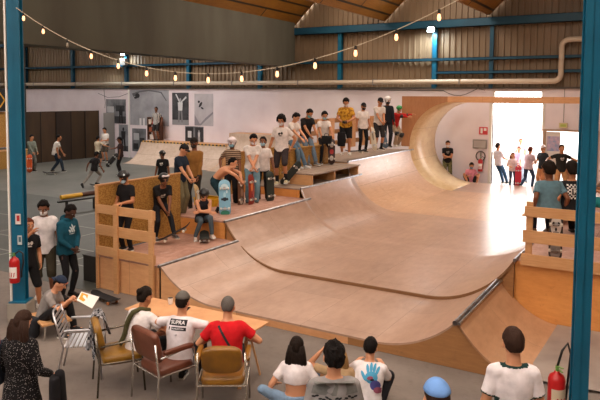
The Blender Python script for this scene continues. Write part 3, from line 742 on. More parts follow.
def finish_people():
    items = []
    for q in QUEUE:
        items.append((q['body'], q['vox']))
        for g in q['gar']: items.append((g[1], q['vox']))
    meshes = remesh_all(items); it = iter(meshes)
    made = []
    for qi, q in enumerate(QUEUE):
        A = q['args']; J = q['J']; bodym = next(it); gms = [(g, next(it)) for g in q['gar']]
        H = A['H']
        # --- body: add hands, paint the face
        b = BM(); b.from_mesh(bodym)
        if q['vox'] < .0145:
            eyes = [H(.031, .083, .010), H(-.031, .083, .010)]; brow = [(H(.014, .094, .036), H(.048, .080, .034)), (H(-.014, .094, .036), H(-.048, .08, .034))]
            mouth = (H(-.022, .083, -.055), H(.022, .083, -.055)); hs = A['hs']
            def dseg(p, s, e):
                d = e-s; t = max(0, min(1, (p-s).dot(d)/d.length_squared)); return (p-(s+d*t)).length
            for f in b.faces:
                c = f.calc_center_median()
                if (c-J['HC']).length > .16: continue
                for e in eyes:
                    dd = (c-e).length
                    if dd < .0115*hs*1.2: f.material_index = 2 if dd < .008*hs*1.2 else 1
                if dseg(c, *brow[0]) < .007*hs or dseg(c, *brow[1]) < .007*hs: f.material_index = 2
                if dseg(c, *mouth) < .008*hs: f.material_index = 3
        WL, EL, WR, ER = A['hands_to']
        for side, Wp, Ep, hk in ((-1, WL, EL, A['hand'][0]), (1, WR, ER, A['hand'][1])):
            z = (Wp-Ep).normalized()
            palm = V(-side, .25, 0)           # palm faces the body
            if z.z > .2 or abs(z.y) > .75: palm = V(-side*.4, 0, -1)
            if hk == 'front': palm, hk = V(0, -1, 0), 'relaxed'
            y = -(palm - z*palm.dot(z)).normalized(); x = y.cross(z)
            # thumb must point forward/up: mirror for the proper hand
            want = V(0, 1, .5); mir = 1 if x.dot(want) > 0 else -1
            hb = BM(); hb.from_mesh(HANDS[hk])
            for v in hb.verts:
                c = v.co; v.co = Wp + x*(c.x*mir) + y*c.y + z*c.z
            if mir < 0: bmesh.ops.reverse_faces(hb, faces=hb.faces)
            tm = bpy.data.meshes.new('t'); hb.to_mesh(tm); hb.free(); b.from_mesh(tm); bpy.data.meshes.remove(tm)
        me = bpy.data.meshes.new('body'); b.to_mesh(me); b.free(); me.shade_smooth()
        for m in skin_mats(A['sk']): me.materials.append(m)
        root = bpy.data.objects.new(A['name'], me); COL.objects.link(root)
        ax, km = ADJ.get(qi, (0, 1)) if False else ADJ.get(A['label'], (0, 1))
        root.location = Vector(A['pos']) + V(math.cos(yaw), math.sin(yaw), 0)*ax; root.scale = (A['k']*km,)*3
        root.rotation_euler = (0, 0, A['rot'] if A['rot'] is not None else yaw + R(A['a']))
        tag(root, A['label'], 'person', A['group'])
        # --- garments
        tops = {}
        for (nm, _, colr, spec), gm in gms:
            me = gm; vn = [v.normal.copy() for v in me.vertices]
            amp = .0055 if q['vox'] < .0145 else .004
            for v, n in zip(me.vertices, vn):
                c = v.co; s = qi*3.1
                f1 = noise.noise(V(c.x*9+s, c.y*9, c.z*5)); f2 = noise.noise(V(c.x*22+s, c.y*22, c.z*12+4))
                v.co = c + n*(amp*f1*1.5 + amp*.6*f2)
            me.shade_smooth(); me.materials.clear()
            mt = colr if isinstance(colr, bpy.types.Material) else cloth(colr)
            me.materials.append(mt); me.name = nm
            o = bpy.data.objects.new(nm, me); link(o, root); tops[nm] = o
            if nm in ('t_shirt',) and len(spec) > 2 and spec[2]:          # contrasting hems
                me.materials.append(cloth(spec[2]))
                mid = {0: (J['SL'], J['EL']), 1: (J['SR'], J['ER'])}
                for pl in me.polygons:
                    c = pl.center
                    for k_ in mid:
                        s_, e_ = mid[k_]; d = e_-s_; t = (c-s_).dot(d)/d.length_squared
                        if .60 < t < .9 and (c-(s_+d*t)).length < .10: pl.material_index = 1
                    if (c-J['P4']).dot(J['d3']) > -.022 and (c-J['P4']).length < .11: pl.material_index = 1
        # --- shoes, socks
        for A_, toe, K_, fp in A['toes']:
            if A['shoes'] is None: continue
            fd = V(math.sin(R(-toe)), math.cos(R(-toe)), 0); fd = (fd*math.cos(R(fp)) - V(0, 0, 1)*math.sin(R(fp))).normalized()
            sx = fd.cross(V(0, 0, 1)).normalized(); su = sx.cross(fd).normalized()
            b = BM(); o_ = A_ - su*.085
            P = [(-.075, .030, .02, .045), (-.055, .038, .05, .09), (-.01, .040, .055, .105), (.04, .041, .045, .075), (.09, .046, .038, .055), (.14, .045, .032, .042), (.172, .032, .024, .030), (.183, .015, .016, .02)]
            rings = []
            for t, wd, hh, topz in P:
                c = o_ + fd*t + su*(topz*.5 + .012); rings.append((c, sx*wd, su*(topz*.5)))
            loft(b, rings, 14)
            so = obj('shoe', b, cloth(A['shoes'], rough=.6), root, smooth=True)
            b = BM(); pts = []
            for t, wd, hh, topz in P: pts.append((t, wd+.004))
            top_, bot = [], []
            for lay, zz in ((top_, .026), (bot, .0)):
                for t, wd in pts: lay.append(b.verts.new(o_ + fd*t + sx*wd + su*zz))
                for t, wd in pts[::-1]: lay.append(b.verts.new(o_ + fd*t - sx*wd + su*zz))
            n_ = len(top_); b.faces.new(top_); b.faces.new(bot[::-1])
            for i in range(n_): b.faces.new((top_[i], bot[i], bot[(i+1) % n_], top_[(i+1) % n_]))
            obj('sole', b, plain('sole_'+A['sole'], A['sole'], .6), so)
            if A['socks']:
                b = BM(); up = (K_-A_).normalized(); loft(b, [(A_-up*.02, sx*.045, fd*.05), (A_+up*.06, sx*.043, fd*.046), (A_+up*.16, sx*.048, fd*.052)], 12)
                obj('sock', b, cloth(A['socks']), root, smooth=True)
        # --- hair
        hc, HM, hs = J['HC'], J['HM'], A['hs']
        st, hcol = A['hair'][0], A['hair'][1]
        if st in ('short', 'medium') and any(ex[0] in ('cap', 'helmet', 'bandana') for ex in A['extras']): st = 'under'
        if st != 'none':
            vol, amp = {'short': (.12, .08), 'buzz': (.035, .012), 'curly': (.42, .16), 'medium': (.21, .13), 'long': (.10, .05), 'bun': (.08, .06), 'afro': (.34, .06), 'spiky': (.16, .22), 'under': (.02, .01)}[st]
            ln = hairline
            if st == 'curly': ln = lambda az: 30 - 45*sm(abs(az), 40, 75) - 20*sm(abs(az), 95, 140)
            b = radial(hc, HM, hs, hair_fn(vol, amp, qi*1.7, ln, 14 if st != 'curly' else 22), 36, 20)
            if st == 'long':
                L = A['hair'][2] if len(A['hair']) > 2 else .38
                down = (V(0, 0, -1)*.85 - HM.col[2]*.15).normalized(); bk = -HM.col[1]
                for off, wd, ll in ((0, .082, 1), (-.045, .045, .95), (.045, .045, .9), (-.07, .028, .78), (.07, .028, .82), (.02, .04, 1.08)):
                    p0 = H(off, -.055, .03); p1 = p0 + down*L*.35*ll + bk*.03 + HM.col[0]*off*.35; p2 = p0 + down*L*.7*ll + bk*.035 + HM.col[0]*off*.6; p3 = p0 + down*L*ll + bk*.02 + HM.col[0]*off*.3
                    x_ = HM.col[0]; y_ = HM.col[1]
                    loft(b, [(p0, x_*wd, y_*.05), (p1, x_*wd*1.05, y_*.045), (p2, x_*wd*.9, y_*.035), (p3, x_*wd*.3, y_*.012)], 12)
            if st == 'bun': ellipsoid(b, H(0, -.10, .075), .045, .04, .045, HM, 12, 8)
            obj('hair', b, hair_mat(hcol), root, smooth=(st not in ('curly', 'spiky')))
        # --- things worn
        for ex in A['extras']:
            kind, colr = ex[0], ex[1]
            if kind == 'helmet':
                ln = lambda az: 22 - 26*sm(abs(az), 50, 110)
                b = radial(hc, HM, hs, far_shape(1, .114, .132, .130, ln), 32, 18)
                h = obj('helmet', b, plain('shell_'+colr, colr, .35), root, smooth=True)
                b = BM(); 
                for s in (-1, 1): tube(b, [H(s*.085, .02, .02), H(s*.075, .03, -.05), H(s*.02, .055, -.108)], .005, 6)
                obj('strap', b, M_BLACK, h)
                if len(ex) > 2:
                    for (az, el) in ((60, 35), (-60, 35), (170, 38)):
                        d = dirv(az, el); p = hc + HM @ (V(d.x*.115, d.y*.133-.006, d.z*.131+.02)*hs); u, v = frame_from(HM @ d)
                        b = BM(); loft(b, [(p, u*.02, v*.02), (p + (HM @ d)*.003, u*.02, v*.02)], 12); obj('sticker', b, plain('sticker_'+ex[2], ex[2], .5), h)
            if kind == 'goggles':
                b = BM()
                for s in (-1, 1): ellipsoid(b, H(s*.05, .098, .095), .036, .02, .026, HM, 12, 6)
                tube(b, [H(-.06, .1, .095), H(0, .122, .095), H(.06, .1, .095)], .018, 8)
                obj('goggles', b, plain('goggle_shell', colr, .4), root, smooth=True)
            if kind == 'cap':
                back = len(ex) > 2 and ex[2] == 'back'
                ln = lambda az: 16
                b = radial(hc, HM, hs, far_shape(1, .089, .108, .114, ln), 28, 16)
                s = -1 if back else 1
                h = obj('cap', b, cloth(colr), root, smooth=True)
                b = BM(); rows = []
                for i in range(9):
                    t = (i-4)/4; x_ = t*.068; y0_ = math.sqrt(max(.0, 1-(t*.8)**2))
                    rows.append((H(x_, s*(.098*y0_-.006), .046), H(x_*.95, s*(.098*y0_ + .062*math.sqrt(max(0, 1-t*t*.9)) - .006), .030)))
                vs = [[b.verts.new(p) for p in r_] + [b.verts.new(p - HM.col[2]*.005) for p in r_] for r_ in rows]
                for v0, v1 in zip(vs[:-1], vs[1:]):
                    b.faces.new((v0[0], v0[1], v1[1], v1[0])); b.faces.new((v0[2], v1[2], v1[3], v0[3])); b.faces.new((v0[1], v0[3], v1[3], v1[1])); b.faces.new((v0[0], v1[0], v1[2], v0[2]))
                b.faces.new((vs[0][0], vs[0][2], vs[0][3], vs[0][1])); b.faces.new((vs[-1][0], vs[-1][1], vs[-1][3], vs[-1][2]))
                obj('brim', b, cloth(colr), h)
                if len(ex) > 3:
                    b = BM(); rear = back or ex[2] == 'rear'; p = H(0, (-s if back else -1)*.100 if rear else .104, .062); 
                    y_ = -s*HM.col[1] if back else (-HM.col[1] if rear else HM.col[1])
                    u, v = HM.col[0], HM.col[2]
                    loft(b, [(p, u*.03, v*.02), (p + y_*.008, u*.028, v*.018)], 16); obj('patch', b, plain('patch_'+ex[3], ex[3], .6), h)
            if kind == 'bandana':
                b = radial(hc, HM, hs, far_shape(1, .087, .107, .112, lambda az: 24-20*sm(abs(az), 60, 120)), 28, 16)
                obj('bandana', b, cloth(colr), root, smooth=True)
            if kind == 'mask':
                b = BM(); ellipsoid(b, H(0, .034, -.048), .056*hs, .066*hs, .052*hs, HM, 16, 10)
                h = obj('face_mask', b, cloth(colr), root, smooth=True)
                b = BM()
                for s in (-1, 1): tube(b, [H(s*.052, .04, -.03), H(s*.078, .0, .012), H(s*.08, -.012, .01)], .0025, 5)
                obj('ear_loop', b, cloth(colr), h)
            if kind == 'kneepads':
                for Kp, Ap in ((J['KL'], J['AL']), (J['KR'], J['AR'])):
                    b = BM(); d = (Ap-Kp).normalized(); u, v = frame_from(d); loft(b, [(Kp-d*.09, u*.075, v*.075), (Kp-d*.03, u*.088, v*.088), (Kp+d*.05, u*.086, v*.086), (Kp+d*.1, u*.066, v*.066)], 14)
                    obj('knee_pad', b, plain('pad_black', '#1a1a1b', .6), root, smooth=True)
            if kind == 'elbowpads':
                for Kp, Ap in ((J['EL'], J['WL']), (J['ER'], J['WR'])):
                    b = BM(); d = (Ap-Kp).normalized(); u, v = frame_from(d); loft(b, [(Kp-d*.05, u*.062, v*.062), (Kp+d*.02, u*.068, v*.068), (Kp+d*.07, u*.055, v*.055)], 12)
                    obj('elbow_pad', b, plain('pad_black', '#1a1a1b', .6), root, smooth=True)
            if kind == 'glove':
                for Wp, Ep in ((J['WL'], J['EL']), (J['WR'], J['ER'])):
                    b = BM(); d = (Wp-Ep).normalized(); u, v = frame_from(d); loft(b, [(Wp-d*.05, u*.037, v*.037), (Wp, u*.036, v*.036), (Wp+d*.07, u*.047, v*.026)], 12)
                    obj('glove', b, plain('glove_black', '#1c1c1d', .7), root, smooth=True)
            if kind == 'watch':
                b = BM(); Wp, Ep = J['WR'], J['ER']; d = (Wp-Ep).normalized(); u, v = frame_from(d); loft(b, [(Wp-d*.04, u*.036, v*.036), (Wp-d*.01, u*.036, v*.036)], 14); obj('wristband', b, M_BLACK, root)
            if kind == 'strap':   # sling strap across the back
                pts = []
                for t in range(13):
                    tt = t/12; x_ = -.10 + .26*tt; p = J['P3'].lerp(J['P0'], tt*.95) + J['x3']*x_ - J['y3']*(.175)
                    pts.append(p)
                tp = tops.get('t_shirt')
                if tp: pts = project_pts(tp.data, pts, J['y3'], .006)
                b = BM(); u = J['x3']
                for p, q_ in zip(pts[:-1], pts[1:]): bar(b, p, q_, .028, .006, up=J['y3'])
                obj('sling_strap', b, plain('webbing', '#1b1a1c', .7), root)
            if kind == 'scarf':
                b = BM(); pts = []
                for t in range(15):
                    tt = t/14; p = J['P3'].lerp(J['P0'], tt*.95) + J['x3']*(-.02 - .15*tt) - J['y3']*(.15 + .02*math.sin(tt*6))
                    pts.append(p)
                tube(b, [J['P4'] + J['y3']*.06 + J['x3']*.05, J['P4'] + J['x3']*.085, J['P4'] - J['y3']*.07 + J['x3']*.02] + pts, .032, 10)
                obj('scarf', b, cloth(colr), root, smooth=True)
        if 'print' in A and False: pass
        made.append((root, J, tops))
    QUEUE.clear()
    return made

from mathutils.bvhtree import BVHTree
def bvh_of(me): return BVHTree.FromPolygons([v.co for v in me.vertices], [list(p.vertices) for p in me.polygons])
def project_pts(me, pts, direction, off):
    t = bvh_of(me); out = []
    for p in pts:
        h = t.ray_cast(p - direction*.3, direction)
        out.append(h[0] - direction*off if h[0] is not None else p)
    return out
def print_on(root, J, me, polys, mats, back=True, center=(0, -.02), parent=None, name='shirt_print', sub=3):
    """polys: list of (list of 2D pts, material index) laid on the chest/back and pressed to the cloth"""
    d = J['y3'] if back else -J['y3']
    x = J['x3'] if back else -J['x3']      # as read by a viewer behind / in front
    up = J['d3']; org = J['P2'].lerp(J['P3'], .4)
    t = bvh_of(me); b = BM()
    def place(px, pz, off):
        p = org + x*(px+center[0]) + up*(pz+center[1]) - d*.4
        h = t.ray_cast(p, d); return (h[0] if h[0] is not None else p + d*.26) - d*off
    for poly, mi in polys:
        tb = BM(); vs = [tb.verts.new((a, c, 0)) for a, c in poly]
        f = tb.faces.new(vs); bmesh.ops.triangulate(tb, faces=[f])
        bmesh.ops.subdivide_edges(tb, edges=[e for e in tb.edges if e.calc_length() > .015], cuts=sub, use_grid_fill=True)
        idx = {}
        for v in tb.verts: idx[v] = b.verts.new(place(v.co.x, v.co.y, .0025 + .0015*mi))
        for f in tb.faces:
            nf = b.faces.new([idx[v] for v in f.verts]); nf.material_index = mi
        tb.free()
    return obj(name, b, mats, parent or root)
def text_polys(txt, size, cx, cy, bold=True):
    cu = bpy.data.curves.new('t', 'FONT'); cu.body = txt; cu.size = size; cu.align_x = 'CENTER'; cu.align_y = 'CENTER'; cu.resolution_u = 2
    if bold: cu.offset = size*.02
    o = bpy.data.objects.new('t', cu); COL.objects.link(o); dg = bpy.context.evaluated_depsgraph_get(); dg.update()
    me = bpy.data.meshes.new_from_object(o.evaluated_get(dg)); out = []
    for p in me.polygons: out.append([(me.vertices[i].co.x+cx, me.vertices[i].co.y+cy) for i in p.vertices])
    bpy.data.objects.remove(o); bpy.data.curves.remove(cu); bpy.data.meshes.remove(me)
    return out
# ================================================================== the cast
CAST = {}
def P(key, *a, **kw):
    if key in ADJK: ADJ[a[0]] = ADJK[key]
    person(*a, **kw); CAST[key] = dict(i=len(QUEUE)-1, pos=kw.get('pos', a[1] if len(a) > 1 else None), a=kw.get('a', 0), k=kw.get('k', 1))
def stripes(name, c1, c2, axis, scale, thr=.5):
    m, nt, b = base_mat(name, .9, 0, .2); L = nt.links.new
    tc = N(nt, 'ShaderNodeTexCoord'); w_ = N(nt, 'ShaderNodeTexWave', wave_type='BANDS', bands_direction=axis, i_Scale=scale, i_Distortion=.3)
    L(tc.outputs['Object'], w_.inputs['Vector']); r = ramp(nt, [(thr-.04, c1), (thr+.04, c2)]); L(w_.outputs['Fac'], r.inputs[0]); L(r.outputs[0], b.inputs['Base Color']); return m
def dotted(name, c1, c2, scale, size):
    m, nt, b = base_mat(name, .9, 0, .2); L = nt.links.new
    tc = N(nt, 'ShaderNodeTexCoord'); v = N(nt, 'ShaderNodeTexVoronoi', i_Scale=scale); L(tc.outputs['Object'], v.inputs['Vector'])
    r = ramp(nt, [(size, c2), (size+.06, c1)]); L(v.outputs['Distance'], r.inputs[0]); L(r.outputs[0], b.inputs['Base Color']); return m
W_, BK = '#d9d3d0', '#17171a'
ML, MB = .0115, .017
SIT = dict(pel=(0, 0, .455), fl=(-.15, .42, .085), fr=(.15, .42, .085))

# ---- left background, on the floor
P('orange', 'person in grey long sleeves holding an upright orange board by the brown panels', (-26.4, 19.5, 0), -125, 1.0, 'tan', MB, hpitch=12, hl=(-.12, .33, .86), hr=(.1, .33, .86), top=('long', '#6f7468'), bottom=('wide', '#6c6a62'), hand=('grip', 'grip'))
P('pushing', 'person in white tee leaning forward, riding a skateboard past the brown panels', (-24.9, 19.35, .115), -78, .98, 'tan', MB, pel=(0, -.12, .86), lean=24, hpitch=-12, fl=(-.08, -.27, .085), fr=(.08, .22, .085), tl=60, tr=50, hl=(-.2, .2, .78), hr=(.2, .05, .72), top=('tee', '#d5cfc6'), bottom=('jeans', '#23303f'))
P('beige', 'person in beige tee seen from behind, reaching out to greet another', (-25.6, 22.3, 0), -25, .95, 'tan', MB, hl=(-.25, .1, .8), hr=(.42, .36, 1.15), top=('tee', '#b9ab93'), bottom=('shorts', '#3d3a36', .9))
P('wallwhite', 'person in white tee facing us between the two greeting people', (-27.0, 24.8, 0), 160, 1.0, 'tan', MB, hl=(-.1, .28, 1.1), hr=(.12, .26, 1.02), hpitch=15, top=('tee', '#d8d2ca'), bottom=('shorts', '#4a4238', .95), hair=('short', 'dark'))
P('greeter', 'person in dark maroon tee and cap, holding a skateboard while greeting', (-22.2, 20.8, 0), 95, .97, 'brown', MB, hpitch=8, hl=(-.30, .02, .78), hr=(.2, .48, 1.18), hand=('grip', 'relaxed'), top=('tee', '#3a2a28'), bottom=('jeans', '#1f1d1e'), extras=(('cap', '#1c1a1c'),))
P('skatingblack', 'person in black tee and pale grey trousers kicking along on a skateboard', (-20.0, 17.5, 0), -20, .93, 'brown', MB, pel=(0, .05, .84), lean=22, fl=(-.22, -.52, .2), fr=(.06, .12, .2), fpl=50, hl=(-.42, .05, .85), hr=(.36, .2, .80), top=('tee', '#1d1b1d'), bottom=('jeans', '#8b8781'), hair=('medium', 'black'), shoes='#151515', sole='#2a2a2a')
P('striped', 'person in black and white striped shirt standing on the far quarter pipe', (-24.85, 26.45, 1.16), 165, 1.0, 'brown', MB, hl=(-.27, -.02, .92), hr=(.27, -.02, .92), top=('tee', stripes('vertical_stripes', '#151515', '#dedad4', 'X', 5.)), bottom=('shorts', '#2a2726', .95), hair=('buzz', 'black'))
P('kidfar', 'child in black helmet and tee standing on the floor beyond the chipboard panel', (-15.6, 16.85, 0), 170, .93, 'brown', .015, top=('tee', BK), bottom=('jeans', '#26262b'), hair=('none', ''), extras=(('helmet', '#17181a', '#c9c9c9'),), hs=1.08, hpitch=5)

# ---- front left platform
P('fencekid', 'child in black helmet and pale blue mask resting a hand on the slatted fence', (-9.12, 8.82, .64), 152, .83, 'tan', ML, hpitch=22, hl=(-.16, .30, 1.09), hr=(.27, .12, .85), top=('tee', '#141316', None), bottom=('slim', '#16171b'), hair=('none', ''), hs=1.13, extras=(('helmet', '#17191c', '#b9c4c8'), ('mask', '#a8c3d6')))
P('hornkid', 'child with white goggles on a black helmet, bending with one foot on a tipped board', (-9.0, 9.95, .64), -148, .85, 'brown', ML, pel=(0, -.2, .82), lean=50, hpitch=-24, fl=(-.16, .34, .19), fr=(.12, -.1, .085), hl=(-.06, .28, .70), hr=(-.01, .24, .66), el=(-.7, -.4, .2), er=(.7, -.4, .2), top=('tee', '#151416'), bottom=('slim', '#191a20'), hair=('medium', 'black'), hs=1.12, shoes='#8a8d90', extras=(('helmet', '#17181b'), ('goggles', '#d8cdd2')))
P('navy', 'person in dark cap, navy tee and khaki trousers holding a board edge-on', (-9.35, 10.95, .95), -112, .97, 'light', ML, hpitch=22, lean=6, hl=(-.06, .38, .80), hr=(.08, .40, .76), hand=('grip', 'grip'), top=('tee', '#1d2838'), bottom=('wide', '#766d52'), extras=(('cap', '#181a1d'),), shoes='#1a1a1a', sole='#303030')
P('mustard', 'person in mustard brown long sleeves and dark mask behind the navy tee', (-9.72, 11.55, .95), 168, 1.0, 'brown', ML, hl=(-.16, .16, .84), hr=(.17, .16, .84), top=('long', '#8a5f2c'), bottom=('jeans', '#2b2620'), extras=(('cap', '#191614'), ('mask', '#332f2c'), ('glove', 0)), hair=('medium', 'black'))
P('sitkid', 'child in black helmet and vest sitting on the edge of the second platform', (-8.44, 10.5, .64), -160, .80, 'light', ML, pel=(0, -.24, .47), lean=28, hpitch=18, fl=(-.16, .14, .13), fr=(.24, .10, .085), hl=(.14, .10, .68), hr=(-.12, .12, .66), el=(-1, 0, .1), er=(1, 0, .1), top=('tank', '#191a22'), bottom=('slim', '#4a5861'), shoes='#c9bdb6', hair=('none', ''), hs=1.15, extras=(('helmet', '#121214'),))
P('shirtless', 'shirtless person in teal shorts bending over an upright pale blue board', (-9.0, 11.45, .95), -98, .97, 'light', ML, pel=(0, -.16, .84), lean=74, hpitch=-30, fl=(-.13, -.04, .085), fr=(.14, -.1, .085), hl=(-.05, .50, .86), hr=(.05, .50, .84), hand=('grip', 'grip'), el=(-.6, -.2, .6), er=(.6, -.2, .6), top=('none',), bottom=('shorts', '#16323d', 1.0), socks='#141416', shoes='#181818', sole='#2a2a2a')
P('whitehelmet', 'person in white helmet, blue mask and brown striped tee beside a brown board', (-9.42, 12.7, .95), 172, .98, 'brown', ML, hl=(-.24, .14, .86), hr=(.30, .02, .95), er=(.6, -.5, 0), top=('tee', stripes('brown_stripes', '#4a3026', '#a58f79', 'Z', 6.5)), bottom=('wide', '#131114'), shoes='#131313', sole='#c8c4bc', hair=('short', 'black'), extras=(('helmet', '#dfd5da'), ('mask', '#7fb0c4')))
P('redboard', 'person in white tee and washed blue jeans leaning over a red board', (-9.08, 12.95, .95), -165, 1.0, 'light', ML, lean=14, hpitch=20, hl=(.06, .34, .90), hr=(-.02, .34, .86), hand=('grip', 'grip'), top=('tee', '#ddd6d2'), bottom=('jeans', '#6f93a3'), extras=(('mask', '#d9d4d8'),), shoes='#202225')
P('behindwhite', 'person in white tee, black trousers and pale blue mask holding a broad dark board', (-8.98, 13.62, .95), 172, .96, 'brown', .013, hl=(-.33, .08, .82), hr=(.24, .1, .82), top=('tee', '#d5cdca'), bottom=('slim', '#17161a'), extras=(('mask', '#9fc2d2'),))
P('curly', 'tall person with curly hair, long dark shorts, one foot on a tipped board', (-9.28, 14.78, 1.245), 168, 1.07, 'tan', ML, hl=(-.25, -.02, .93), hr=(.32, .06, .86), el=(-1, -.3, 0), fl=(-.17, .20, .15), fr=(.1, .02, .085), hpitch=12, top=('tee', '#dad1cd'), bottom=('shorts', '#352c2e', 1.05), socks='#17171a', shoes='#c9c1a0', hair=('curly', 'black'), extras=(('mask', '#dcd8da'),))

# ---- on the bench
P('bencha', 'person in white tee and blue jeans leaning at the near end of the bench', (-9.25, 16.2, 1.57), -128, .97, 'light', .013, pel=(0, -.24, .83), lean=10, hpitch=25, hl=(-.1, .26, .82), hr=(.08, .26, .80), fl=(-.1, .2, .085), fr=(.12, .12, .085), top=('tee', '#dbd1ca'), bottom=('jeans', '#5c7488'), hair=('medium', 'black'), shoes='#b9bcbf')
P('benchb', 'person in black tee and blue mask looking down at the black bag', (-9.35, 17.0, 1.57), -150, 1.02, 'tan', .013, pel=(0, -.24, .86), lean=18, hpitch=26, hl=(-.1, .3, .80), hr=(.1, .3, .76), fl=(-.1, .2, .085), fr=(.12, .14, .085), top=('tee', '#1b191b'), bottom=('jeans', '#67798a'), extras=(('mask', '#5fa3ad'),), shoes='#6a7075')
P('benchc', 'person in white tee and blue mask at the far end of the bench', (-9.35, 17.72, 1.57), -165, .98, 'tan', .013, pel=(0, -.2, .81), lean=6, hpitch=15, hl=(-.15, .26, .88), hr=(.2, .26, .84), fl=(-.1, .2, .085), fr=(.18, .14, .085), top=('tee', '#d8cfca'), bottom=('slim', '#141318'), hair=('medium', 'black'), extras=(('mask', '#9cc7d2'),))

# ---- on the highest platform
P('yellow', 'person in mustard yellow patterned shirt and black shorts holding a camera', (-9.2, 18.45, 1.8), 174, 1.04, 'tan', .013, lean=4, hpitch=28, hl=(-.08, .26, 1.02), hr=(.09, .26, 1.0), el=(-1, -.4, -.2), er=(1, -.4, -.2), hand=('grip', 'grip'), top=('tee', noisy('floral_shirt', '#8f5f16', '#c9952d', 14, .9, lo=.42, hi=.52)), bottom=('shorts', '#121214', .95), shoes='#cfc8c2', fat=1.1, hair=('medium', 'black'), extras=(('mask', '#d5cfcf'),))
P('captee', 'slim person in black cap, white tee and black trousers beside the yellow shirt', (-9.18, 19.5, 1.8), -165, .97, 'tan', .013, hpitch=12, hl=(-.26, .06, .82), hr=(.26, .06, .82), top=('tee', '#ddd5d1'), bottom=('slim', '#151419'), hair=('medium', 'black'), extras=(('cap', '#19181b'), ('mask', '#2a2729')), shoes='#1b1b1d')
P('leaning', 'person in black cap and dark shorts leaning on a pale board held low', (-9.12, 20.75, 1.8), -160, 1.03, 'tan', .013, lean=8, hpitch=10, hl=(-.02, .34, .95), hr=(.06, .34, .93), hand=('grip', 'grip'), top=('tee', '#cfc6bf'), bottom=('shorts', '#2c2a2b', 1.1), extras=(('cap', '#1a1b1d'),), shoes='#1a1a1b', socks='#1a1a1b', hair=('medium', 'black'))
P('whitecap', 'person all in black with a white helmet, next to the green helmet', (-9.35, 22.0, 1.8), -170, 1.05, 'brown', .015, hpitch=8, hl=(-.2, .2, .84), hr=(.2, .22, .95), top=('long', '#1b1c22'), bottom=('jeans', '#23252b'), extras=(('helmet', '#d9d4d2'), ('mask', '#2a2a2e')), hair=('none', ''))
P('green', 'crouched skater in green helmet, red shirt and black knee pads', (-9.22, 22.7, 1.8), -150, .92, 'light', .013, pel=(0, -.14, .80), lean=32, hpitch=0, fl=(-.13, -.1, .085), fr=(.17, .12, .085), hl=(-.52, .28, 1.22), hr=(-.30, .40, 1.12), top=('long', '#b3201f'), bottom=('wide', '#a08a72'), hair=('none', ''), extras=(('helmet', '#2c8a4a'), ('kneepads', 0), ('elbowpads', 0)), hs=1.05, shoes='#d5cfc8')

# ---- by the doors
P('wallman', 'person in black tee and camouflage trousers against the wall inside the curl', (-8.42, 26.82, 0), 172, 1.0, 'light', .013, pel=(0, -.0, .92), lean=4, hpitch=14, hl=(.06, .26, 1.05), hr=(-.05, .28, 1.07), el=(-1, -.3, -.2), er=(1, -.3, -.2), hand=('grip', 'grip'), top=('tee', '#1c1a1d'), bottom=('wide', noisy('camo', '#4a4a2c', '#76704a', 7, .9, lo=.45, hi=.5)), extras=(('mask', '#d0c6c4'),), hair=('short', 'brown'))
P('sitpink', 'person in pink tee and blue mask sitting on the floor, knees drawn up', (-7.42, 26.86, 0), 178, 1.0, 'tan', .013, pel=(0, -.05, .12), lean=14, hpitch=14, fl=(-.16, .36, .085), fr=(.18, .33, .085), kl=(-.5, 0, 1), kr=(.5, 0, 1), hl=(-.14, .36, .40), hr=(.16, .34, .38), top=('tee', '#d98a9a'), bottom=('shorts', '#2b2b2d', .9), extras=(('mask', '#5a86b0'),))
P('doorjamb', 'person in white tee and blue jeans leaning on the left doorway jamb', (-6.22, 27.25, 0), -65, 1.02, 'tan', .013, lean=-8, pel=(0, -.12, .92), fl=(-.1, .26, .085), fr=(.1, .30, .085), hl=(-.22, .1, .95), hr=(.1, .24, 1.06), top=('tee', '#cfc9d0'), bottom=('jeans', '#33506e'), hair=('short', 'dark'))
P('girldoor', 'person with long reddish hair, pink top and dark jeans in the big doorway', (-5.72, 26.75, 0), 178, .86, 'light', .013, hl=(-.2, .22, 1.1), hr=(.17, .22, 1.08), top=('tee', '#dcc3c4'), bottom=('slim', '#33415a'), hair=('long', 'red', .3))
P('outpale', 'person in pale blue with a rose headscarf just outside the doorway', (-5.75, 28.6, 0), 170, .95, 'pale', .015, hl=(-.2, .1, .9), hr=(.2, .1, .9), top=('tee', '#c7cfdd'), bottom=('jeans', '#a5b4c8'), hair=('none', ''), extras=(('bandana', '#b0607c'),))
P('outpink', 'person in a rose coloured top standing outside the big doorway', (-5.3, 29.4, 0), 150, 1.0, 'tan', .015, hl=(-.15, .2, 1.0), hr=(.2, .15, .95), top=('tee', '#c78a9c'), bottom=('jeans', '#8c9fbb'), hair=('medium', 'red'))
P('outfar', 'person in a white top far out in the yard beyond the doorway', (-6.35, 31.5, 0), 175, 1.0, 'tan', .017, top=('tee', '#dfdde0'), bottom=('jeans', '#8ea0b8'), hair=('short', 'red'))
P('kneebend', 'person in pinkish grey tee at the doorway with one leg kicked back', (-4.98, 26.95, 0), -50, 1.0, 'tan', .013, pel=(0, -.05, .88), lean=14, fl=(-.12, -.38, .16), fr=(.08, .12, .085), fpl=30, hl=(-.1, .3, 1.0), hr=(.15, .3, 1.05), top=('tee', '#b9a2a9'), bottom=('jeans', '#2f3f5a'), hair=('short', 'red'))
P('doorcap', 'person in white cap and black tee by the right edge of the big doorway', (-4.5, 26.7, 0), 120, 1.02, 'tan', .013, hl=(-.25, .18, 1.0), hr=(.25, .2, 1.05), top=('tee', '#25292f'), bottom=('wide', '#b57a52'), hair=('short', 'brown'), extras=(('cap', '#e2d8d8'),))
